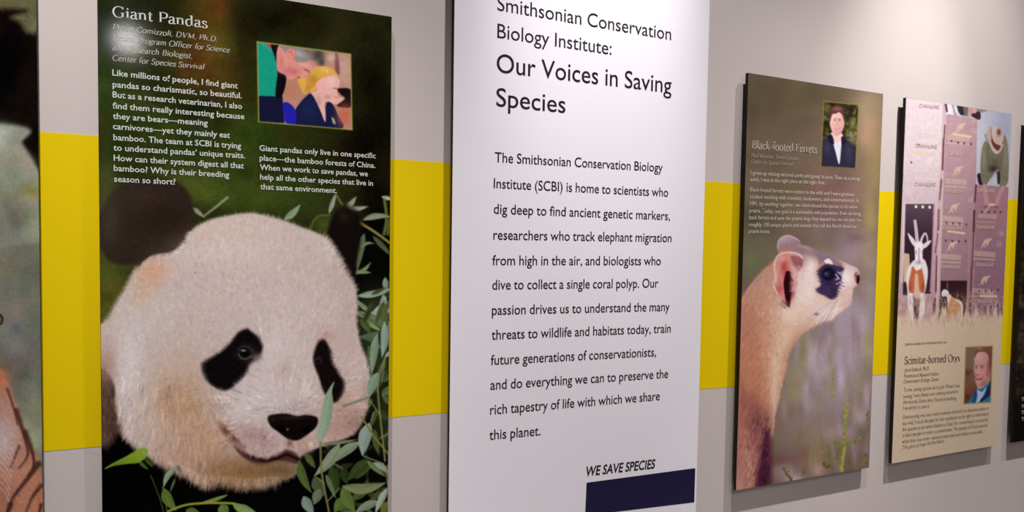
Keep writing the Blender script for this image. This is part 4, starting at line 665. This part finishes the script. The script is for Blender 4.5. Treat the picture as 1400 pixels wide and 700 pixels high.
# ---------------------------------------------------------------- lettering
def nib(path, thick, thin, closed=False):
    """broad nib stroke: wide where the pen runs vertically, thin where it runs sideways"""
    P = np.array(path, float); d = np.gradient(P, axis=0); L = np.hypot(d[:, 0], d[:, 1]) + 1e-9; d = d / L[:, None]
    wdt = thin + (thick - thin) * np.abs(d[:, 1]) ** 1.5; nrm = np.stack([-d[:, 1], d[:, 0]], 1) * wdt[:, None] / 2
    return [[tuple(P[i] + nrm[i]), tuple(P[i + 1] + nrm[i + 1]), tuple(P[i + 1] - nrm[i + 1]), tuple(P[i] - nrm[i])] for i in range(len(P) - 1)]
TK, TN = 8.2, 3.0
def _C(*p, cl=False): return nib(spline(p, cl, 6) if not cl else np.vstack([spline(p, True, 6), spline(p, True, 6)[:2]]), TK, TN)
def _L(x0, y0, x1, y1, w): return nib([(x0, y0), (x1, y1)], w, w)
def _V(x, y0, y1, fl='', w=None):
    w = w or TK
    o = [[(x - w / 2, y0), (x + w / 2, y0), (x + w / 2, y1), (x - w / 2, y1)]]
    if 'B' in fl: o.append([(x - w * 1.05, y0), (x + w * 1.05, y0), (x + w * .5, y0 + 4), (x - w * .5, y0 + 4)]); o.append([(x - w * 1.05, y0), (x + w * 1.05, y0), (x + w * 1.05, y0 + 2), (x - w * 1.05, y0 + 2)])
    if 'T' in fl: o.append([(x - w * 1.05, y1 - 2), (x + w * 1.05, y1 - 2), (x + w * 1.05, y1), (x - w * 1.05, y1)])
    if 't' in fl: o.append([(x - w / 2, y1), (x - w * 1.25, y1 - 4), (x - w * 1.2, y1 - 6), (x - w / 2, y1 - 5)])
    return o
def _dot(x, y, r=5): return [[(x + r * math.cos(a), y + r * math.sin(a)) for a in np.arange(8) * math.pi / 4]]
SER = {
 'a': (42, lambda: _C((7, 36), (13, 43), (24, 44), (30, 36), (30, 10), (34, 1), (40, 4)) + _C((30, 27), (13, 22), (6, 12), (10, 1), (20, 1), (30, 9))),
 'b': (47, lambda: _V(10, 0, 70, 't') + _C((11, 35), (22, 44), (36, 39), (41, 22), (35, 4), (22, -1), (11, 6))),
 'c': (40, lambda: _C((35, 35), (28, 44), (14, 41), (6, 28), (6, 14), (14, 2), (26, 0), (36, 8))),
 'd': (49, lambda: _V(37, 0, 70, 'tB') + _C((36, 36), (25, 44), (11, 39), (6, 22), (11, 4), (22, -1), (36, 8))),
 'e': (41, lambda: _L(6, 25, 36, 27, TN) + _C((36, 27), (32, 40), (21, 44), (10, 37), (6, 21), (11, 5), (22, -1), (37, 7))),
 'f': (29, lambda: _V(13, 0, 56, 'B') + _C((13, 50), (15, 62), (23, 70), (33, 67)) + _L(3, 43, 26, 43, TN)),
 'g': (41, lambda: _C((21, 44), (10, 40), (8, 27), (20, 17), (31, 25), (32, 38), cl=True) + _C((14, 18), (8, 10), (14, 4), (30, 2), (38, -7), (30, -17), (14, -18), (5, -10), (12, 1)) + _L(30, 41, 40, 43, TN)),
 'h': (49, lambda: _V(10, 0, 70, 'tB') + _C((11, 33), (21, 43), (32, 42), (37, 30)) + _V(37, 0, 32, 'B')),
 'i': (22, lambda: _V(11, 0, 44, 'tB') + _dot(11, 59)),
 'k': (45, lambda: _V(10, 0, 70, 'tB') + _L(11, 20, 33, 43, TN) + _L(18, 26, 39, 1, TK) + _L(27, 43, 40, 43, 2.4) + _L(33, 1, 45, 1, 2.4)),
 'l': (22, lambda: _V(11, 0, 70, 'tB')),
 'm': (74, lambda: _V(10, 0, 44, 'tB') + _C((11, 33), (20, 43), (31, 42), (36, 30)) + _V(36, 0, 32, 'B') + _C((37, 33), (46, 43), (57, 42), (62, 30)) + _V(62, 0, 32, 'B')),
 'n': (49, lambda: _V(10, 0, 44, 'tB') + _C((11, 33), (21, 43), (32, 42), (37, 30)) + _V(37, 0, 32, 'B')),
 'o': (47, lambda: _C((23, 44), (10, 38), (5, 22), (10, 5), (23, -1), (36, 5), (41, 22), (36, 38), cl=True)),
 'p': (47, lambda: _V(10, -20, 44, 'tB') + _C((11, 35), (22, 44), (36, 39), (41, 22), (35, 4), (22, -1), (11, 6))),
 'r': (32, lambda: _V(10, 0, 44, 'tB') + _C((11, 31), (18, 41), (30, 42))),
 's': (35, lambda: _C((29, 35), (20, 44), (9, 41), (9, 30), (18, 23), (29, 16), (29, 5), (18, -1), (8, 2), (5, 10))),
 't': (30, lambda: _V(13, 5, 56) + _C((13, 8), (17, 0), (28, 4)) + _L(3, 43, 26, 43, TN)),
 'u': (48, lambda: _V(10, 8, 44, 't') + _C((10, 12), (14, 1), (24, 0), (36, 9)) + _V(37, 0, 44, 'tB')),
 'v': (42, lambda: _L(6, 43, 21, 1, TK) + _L(21, 1, 36, 43, TN) + _L(0, 43, 13, 43, 2.4) + _L(30, 43, 42, 43, 2.4)),
 'x': (43, lambda: _L(6, 43, 37, 1, TK) + _L(36, 43, 7, 1, TN) + _L(1, 43, 13, 43, 2.4) + _L(30, 43, 42, 43, 2.4) + _L(1, 1, 13, 1, 2.4) + _L(30, 1, 43, 1, 2.4)),
 'y': (42, lambda: _L(6, 43, 22, 3, TK) + _C((37, 43), (21, 1), (14, -14), (3, -17)) + _L(0, 43, 13, 43, 2.4) + _L(30, 43, 42, 43, 2.4)),
 'z': (38, lambda: _L(4, 42, 33, 42, TN) + _L(32, 42, 5, 1, TK) + _L(4, 1, 34, 1, TN)),
 'G': (68, lambda: _C((56, 56), (48, 65), (34, 68), (16, 60), (6, 40), (7, 22), (18, 4), (36, -1), (54, 6)) + _V(54, 3, 28) + _L(44, 29, 64, 29, 2.6) + _L(57, 50, 57, 68, 2.6)),
 'P': (54, lambda: _V(14, 0, 67, 'BT') + _C((14, 66), (34, 66), (48, 58), (48, 40), (34, 30), (14, 31))),
 'B': (58, lambda: _V(14, 0, 67, 'BT') + _C((14, 66), (34, 66), (45, 58), (44, 42), (32, 36), (14, 36)) + _C((32, 36), (47, 30), (51, 16), (42, 3), (28, 1), (14, 1))),
 'F': (52, lambda: _V(14, 0, 67, 'BT') + _L(14, 65.5, 48, 65.5, 3) + _L(14, 36, 38, 36, 3) + _L(47, 52, 47, 67, 3) + _L(38, 29, 38, 43, 3)),
 'S': (46, lambda: _C((38, 54), (32, 66), (18, 68), (8, 58), (10, 44), (24, 35), (38, 25), (39, 10), (28, -1), (12, 1), (6, 14)) + _L(38, 52, 38, 67, 2.6) + _L(6, 0, 6, 16, 2.6)),
 'O': (70, lambda: _C((35, 68), (14, 60), (5, 34), (14, 7), (35, -1), (56, 7), (65, 34), (56, 60), cl=True)),
 'C': (62, lambda: _C((55, 54), (47, 65), (34, 68), (16, 60), (6, 40), (7, 22), (18, 5), (35, -1), (50, 3), (58, 13)) + _L(56, 50, 56, 68, 2.6)),
 'D': (68, lambda: _V(14, 0, 67, 'BT') + _C((14, 66), (36, 66), (56, 54), (61, 34), (55, 12), (36, 1), (14, 1))),
 'V': (64, lambda: _L(10, 66, 32, 1, TK) + _L(32, 1, 54, 66, TN) + _L(2, 66, 19, 66, 2.6) + _L(46, 66, 62, 66, 2.6)),
 'M': (80, lambda: _V(12, 0, 66, 'B', TN + 1) + _L(12, 66, 38, 6, TK) + _L(38, 6, 64, 66, TN) + _V(66, 0, 66, 'BT') + _L(4, 66, 15, 66, 2.6)),
 'R': (60, lambda: _V(14, 0, 67, 'BT') + _C((14, 66), (34, 66), (46, 58), (45, 42), (32, 35), (14, 35)) + _L(30, 35, 52, 1, TK) + _L(46, 1, 60, 1, 2.6)),
 'E': (54, lambda: _V(14, 0, 67, 'BT') + _L(14, 65.5, 46, 65.5, 3) + _L(14, 36, 38, 36, 3) + _L(14, 1.5, 48, 1.5, 3) + _L(46, 53, 46, 67, 3) + _L(48, 0, 48, 15, 3)),
 'J': (32, lambda: _V(17, 4, 67, 'T') + _C((17, 8), (12, -10), (2, -14))),
 ',': (22, lambda: _dot(10, 4, 5) + _L(13, 3, 8, -9, 4)), '.': (22, lambda: _dot(10, 4, 5)), '-': (30, lambda: _L(4, 24, 26, 24, 6)), ' ': (24, lambda: []),
}
def serif_polys(txt, shear=0., fine=False):
    global TK, TN
    TK, TN = (9.8, 5.6) if fine else (9.4, 3.8)
    x = 0; out = []
    for ch in txt:
        wd_, fn = SER[ch]
        for pg in fn(): out.append([(px + x + shear * py, py) for px, py in pg])
        x += wd_ + 1.5
    return out, 67.
_H = {}
def sans_mesh(txt, offset, res, shear):
    cu = bpy.data.curves.new('t', 'FONT'); cu.body = txt; cu.size = 1; cu.offset = offset; cu.resolution_u = res; cu.shear = shear; cu.space_word = .92
    o = bpy.data.objects.new('t', cu); COL.objects.link(o); dg = bpy.context.evaluated_depsgraph_get(); dg.update()
    me = bpy.data.meshes.new_from_object(o.evaluated_get(dg)); bpy.data.objects.remove(o); bpy.data.curves.remove(cu); return me
def cap_height():
    if 'h' not in _H:
        me = sans_mesh('H', 0, 2, 0); _H['h'] = max(v.co.y for v in me.vertices) - min(v.co.y for v in me.vertices); bpy.data.meshes.remove(me)
    return _H['h']
def text_line(part, txt, s, e, cap, mat, style='sans', name='text_line', offset=0., res=2, shear=0., lift=.0012):
    """one printed line set between two measured points of the sheet; cap = height of a capital there"""
    off = OFF + lift
    if style == 'serif':
        polys, ch = serif_polys(txt, shear, cap < 9); vs = []; fs = []
        for pg in polys:
            a = sum(p[0] * q[1] - q[0] * p[1] for p, q in zip(pg, pg[1:] + pg[:1]))
            if a < 0: pg = pg[::-1]
            fs.append(tuple(range(len(vs), len(vs) + len(pg)))); vs += [(x, y, 0) for x, y in pg]
        me = bpy.data.meshes.new(name); me.from_pydata(vs, [], fs); me.update()
    else: me = sans_mesh(txt, offset, res, shear); ch = cap_height(); me.name = name
    n = len(me.vertices); V = np.empty(n * 3); me.vertices.foreach_get('co', V); V = V.reshape(-1, 3)
    x0, x1 = V[:, 0].min(), V[:, 0].max(); S_, E_ = on_plane(*s, off), on_plane(*e, off); c1 = on_plane(s[0], s[1] - cap, off)
    hm = (c1[2] - S_[2]) / ch; t = (V[:, 0] - x0) / (x1 - x0); W = S_[None] * (1 - t[:, None]) + E_[None] * t[:, None]; W[:, 2] += V[:, 1] * hm; W[:, 1] = -off
    me.vertices.foreach_set('co', W.ravel()); me.update(); return part(name, me, mat)
G = 'exhibit panels along the wall'
XT = [(-.867, -.157), (-.037, .672), (.856, 1.790), (1.972, 2.680), (2.816, 3.534), (3.652, 4.36)]
Z0, Z1 = .738, 2.224
def full_print(part, cv, x0, x1, z0, z1, S, gain, label):
    o = part('printed_photograph', print_mesh('printed_photograph', cv, (x0 + .0008, x1 - .0008, z0 + .0008, z1 - .0008), OFF + .0004, S, gain), M_PRINT); o['label'] = label
# tiger panel, cut by the left edge of the view
r, part = board('exhibit_panel', *XT[0], Z0, Z1, 'photo panel at far left with a striped tiger shoulder below pale grey blur')
full_print(part, paint_tiger(), *XT[0], Z0, Z1, 1.0, GAIN[0], 'photograph of a tiger, orange and striped')
# panda panel
r, part = board('exhibit_panel', *XT[1], Z0, Z1, 'tall photo panel of a giant panda among bamboo leaves with white lettering')
pc = paint_panda(); full_print(part, pc, *XT[1], Z0, Z1, 1.25, GAIN[1], 'photograph of a giant panda facing right among bamboo')
o = part('inset_photo', print_mesh('inset_photo', pc, [(351.2, 56.6), (479.9, 73.6), (481.8, 178.1), (353.2, 167.1)], OFF + .0009, 1.6, GAIN[1]), M_PRINT); o['label'] = 'small framed picture of a grey haired man in teal bending beside a blonde woman'
text_line(part, 'Giant Pandas', (153.6, 22.5), (284, 38.5), 14.5, M_WHITEINK, 'serif', 'heading')
for t_, s, e in [('Pierre Comizzoli, DVM, Ph.D.', (153.6, 40), (296.4, 57)), ('Senior Program Officer for Science', (153.6, 54.3), (314.5, 72)), ('and Research Biologist,', (153.6, 68.3), (262.4, 80)), ('Center for Species Survival', (154, 82.4), (280, 95))]:
    text_line(part, t_, s, e, 7.6, M_GREYINK, 'serif', shear=.22)
for t_, s, e in [('Like millions of people, I find giant', (153.6, 103), (325, 121)), ('pandas so charismatic, so beautiful.', (154, 119), (330.6, 134.5)), ('But as a research veterinarian, I also', (154, 133), (331, 149)), ('find them really interesting because', (154, 148.2), (334, 163)), ('they are bears\u2014meaning', (154.4, 162.4), (284, 171.8)),
                 ('carnivores\u2014yet they mainly eat', (154.4, 176.4), (314.4, 188.6)), ('bamboo. The team at SCBI is trying', (155, 191.4), (329.6, 203.2)), ('to understand pandas\u2019 unique traits.', (155, 205.6), (335, 216.4)), ('How can their system digest all that', (155.4, 219.6), (333.4, 230.4)), ('bamboo? Why is their breeding', (155.6, 233.6), (313.4, 242.6)), ('season so short?', (156, 248.4), (240, 252.4))]:
    text_line(part, t_, s, e, 8.2, M_WHITEINK, offset=.012)
for t_, s, e in [('Giant pandas only live in one specific', (354.6, 206), (513.6, 216.4)), ('place\u2014the bamboo forests of China.', (355, 219.3), (513, 229.7)), ('When we work to save pandas, we', (355.4, 232.1), (502.9, 241.1)), ('help all the other species that live in', (355.7, 245.4), (510, 254)), ('that same environment.', (356, 258.6), (460.7, 264))]:
    text_line(part, t_, s, e, 7.6, M_WHITEINK, offset=.01)
# introduction panel
r, part = board('exhibit_panel', *XT[2], .25, 2.95, 'white introduction panel in the middle with large black text and navy bar', M_WHITE)
for t_, s, e, cap, of in [('Smithsonian Conservation', (680, 14), (917.5, 55), 19.5, .0), ('Biology Institute:', (680, 51.5), (836, 75), 19.5, .0), ('Our Voices in Saving', (679, 98.5), (918, 127.5), 25.5, .003), ('Species', (678.5, 145), (773, 154.5), 25, .003)]:
    text_line(part, t_, s, e, cap, M_BLACKINK, name='heading', offset=of, res=5)
for t_, s, e in [('The Smithsonian Conservation Biology', (676.5, 221.5), (906, 235)), ('Institute (SCBI) is home to scientists who', (675, 257), (913.5, 269)), ('dig deep to find ancient genetic markers,', (675, 292), (916, 301)), ('researchers who track elephant migration', (674.5, 327.5), (918, 331)), ('from high in the air, and biologists who', (673, 362.5), (903.5, 362.5)), ('dive to collect a single coral polyp. Our', (673, 396), (900, 393)),
                 ('passion drives us to understand the many', (672.5, 430.5), (915.5, 425)), ('threats to wildlife and habitats today, train', (672, 464.5), (917, 454.5)), ('future generations of conservationists,', (671, 499), (897, 487)), ('and do everything we can to preserve the', (670.5, 533), (913.5, 516.5)), ('rich tapestry of life with which we share', (670, 567), (902, 547)), ('this planet.', (669, 601.5), (739, 595))]:
    text_line(part, t_, s, e, 13.6, M_BLACKINK, offset=.005, res=4)
text_line(part, 'WE SAVE SPECIES', (801.5, 651), (896, 640), 12.6, M_BLACKINK, offset=.022, res=3, shear=.18)
def quad_mesh(name, pts, off):
    c_ = [on_plane(*p, off) for p in pts]; me = bpy.data.meshes.new(name); n = len(c_)
    v = [tuple(p) for p in c_] + [(p[0], -OFF, p[2]) for p in c_]; me.from_pydata(v, [], [tuple(range(n))[::-1]] + [(i, (i + 1) % n, (i + 1) % n + n, i + n) for i in range(n)]); me.update(); return me
o = part('colour_bar', quad_mesh('colour_bar', [(802, 660), (950.6, 640), (949.2, 686.8), (800, 705)], OFF + .001), M_NAVY); o['label'] = 'dark navy bar under the bold italic line'
# ferret panel
r, part = board('exhibit_panel', *XT[3], Z0, Z1, 'photo panel of a black-footed ferret looking right, with a dark jacketed person inset')
fc = paint_ferret(); full_print(part, fc, *XT[3], Z0, Z1, 1.5, GAIN[3], 'photograph of a ferret with upright neck against purple grass')
o = part('inset_photo', print_mesh('inset_photo', fc, [(1125.9, 138.2), (1174.5, 142.8), (1170.3, 231), (1121.8, 228.5)], OFF + .0009, 2.2, GAIN[3]), M_PRINT); o['label'] = 'small framed portrait of a brown haired person in a dark jacket'
text_line(part, 'Black-footed Ferrets', (1028.2, 203.2), (1117, 209.3), 11.2, M_PALEINK, 'serif', 'heading')
for t_, s, e in [('Paul Marinari, Senior Curator,', (1027, 215), (1093, 219)), ('Center for Species Survival', (1027, 223.4), (1084.3, 226.8))]: text_line(part, t_, s, e, 5.6, M_DIMINK, 'serif', shear=.22)
for t_, s, e in [('I grew up visiting national parks and going to zoos. Then, as a young', (1026.4, 238.6), (1175, 246.7)), ('adult, I was in the right place at the right time.', (1026, 247.6), (1127.9, 252.1)), ('Black-footed ferrets were extinct in the wild, and I was a graduate', (1025.4, 261.4), (1167.9, 268.3)), ('student working with scientists, landowners, and conservationists. In', (1025.3, 271.1), (1173.6, 276.7)), ('1991, by working together, we reintroduced the species to its native', (1025, 280.7), (1172, 285.3)),
                 ('prairie. Today, our goal is a sustainable wild population. If we can bring', (1024.3, 290.4), (1176.9, 294.6)), ('back ferrets and save the prairie dogs they depend on, we can save the', (1024, 299.6), (1176.9, 303.1)), ('roughly 130 unique plants and animals that call the North American', (1023.9, 309.3), (1171, 311.9)), ('prairie home.', (1023.6, 318.6), (1052.9, 319))]:
    text_line(part, t_, s, e, 5.4, M_PALEINK, offset=.008)
# oryx panel
r, part = board('exhibit_panel', *XT[4], Z0, Z1, 'cream panel with a scimitar-horned oryx stepping out of stacked freight crates')
oc = paint_oryx(); full_print(part, oc, *XT[4], Z0, Z1, 1.5, GAIN[4], 'photograph of oryx and crates dissolving into a cream sheet')
o = part('inset_photo', print_mesh('inset_photo', oc, [(1320.2, 474.5), (1357.4, 472.8), (1354.6, 550), (1317.6, 552.3)], OFF + .0009, 2.2, GAIN[4]), M_PRINT); o['label'] = 'small portrait of a smiling man in a blue jacket'
text_line(part, 'SCIMITAR-HORNED ORYX REINTRODUCTION, Chad', (1237.4, 472.2), (1294.2, 469), 2.6, M_BROWNINK)
text_line(part, 'Scimitar-horned Oryx', (1236.7, 497.9), (1312.6, 493.6), 10, M_BROWNINK, 'serif', 'heading')
for t_, s, e in [('Jared Stabach, Ph.D.', (1236.5, 508.4), (1270.4, 505.9)), ('Postdoctoral Research Fellow,', (1236, 516.4), (1283.6, 513)), ('Conservation Ecology Center', (1235.4, 523.9), (1283.9, 520.3))]: text_line(part, t_, s, e, 5., M_BROWNINK, shear=.2, offset=-.008)
for t_, s, e in [('To me, saving species isn\u2019t a job. When I was', (1235.7, 535.7), (1312, 529.3)), ('young, I was always out running around in', (1235.2, 544.5), (1309.6, 537.3)), ('the woods. Every time I found something,', (1235, 552.4), (1308, 546.4)), ('I would try to save it.', (1235.2, 560.5), (1271.2, 557.3)), ('Overhunting was one reason scimitar-horned oryx became extinct in', (1234.1, 573), (1352, 560.1)), ('the wild. It took decades for the conditions to be right to reintroduce', (1233.9, 581.7), (1351.8, 567.5)), ('the species to its native habitat in Chad. For conservation to succeed,', (1233.8, 589.7), (1351, 575.6)),
                 ('it takes people to make a commitment. The people of Chad rejoiced', (1233.8, 597.8), (1349.9, 583.3)), ('when they saw oryx\u2014animals many had never before seen alive.', (1233.5, 606.2), (1344, 592)), ('This gives us hope for the future.', (1234, 614.4), (1291.6, 604.6))]:
    text_line(part, t_, s, e, 5.4, M_BROWNINK, offset=-.012)
for x, y, w_ in [(1257, 146.5, 27), (1252, 201, 29), (1251, 254, 28), (1296, 212, 26), (1292, 263.5, 26), (1289, 314, 27), (1286.5, 367, 26), (1336, 262.5, 24), (1335, 312.5, 25), (1334, 364, 24), (1333, 413.5, 24)]:
    text_line(part, 'DANALINE', (x, y), (x + w_, y + 1.6 * (y < 250) + .6), 5, M_TANINK, offset=.02, name='crate_stencil')
# dark foliage panel, cut by the right edge of the view
r, part = board('exhibit_panel', *XT[5], Z0, Z1, 'dark photo panel cut off at the right edge of the view')
full_print(part, paint_foliage(), *XT[5], Z0, Z1, .9, GAIN[5], 'dark brown foliage photograph')
for y in (548, 558, 566, 575): text_line(part, 'The', (1396.5, y), (1404, y - .6), 4.5, M_WHITEINK)
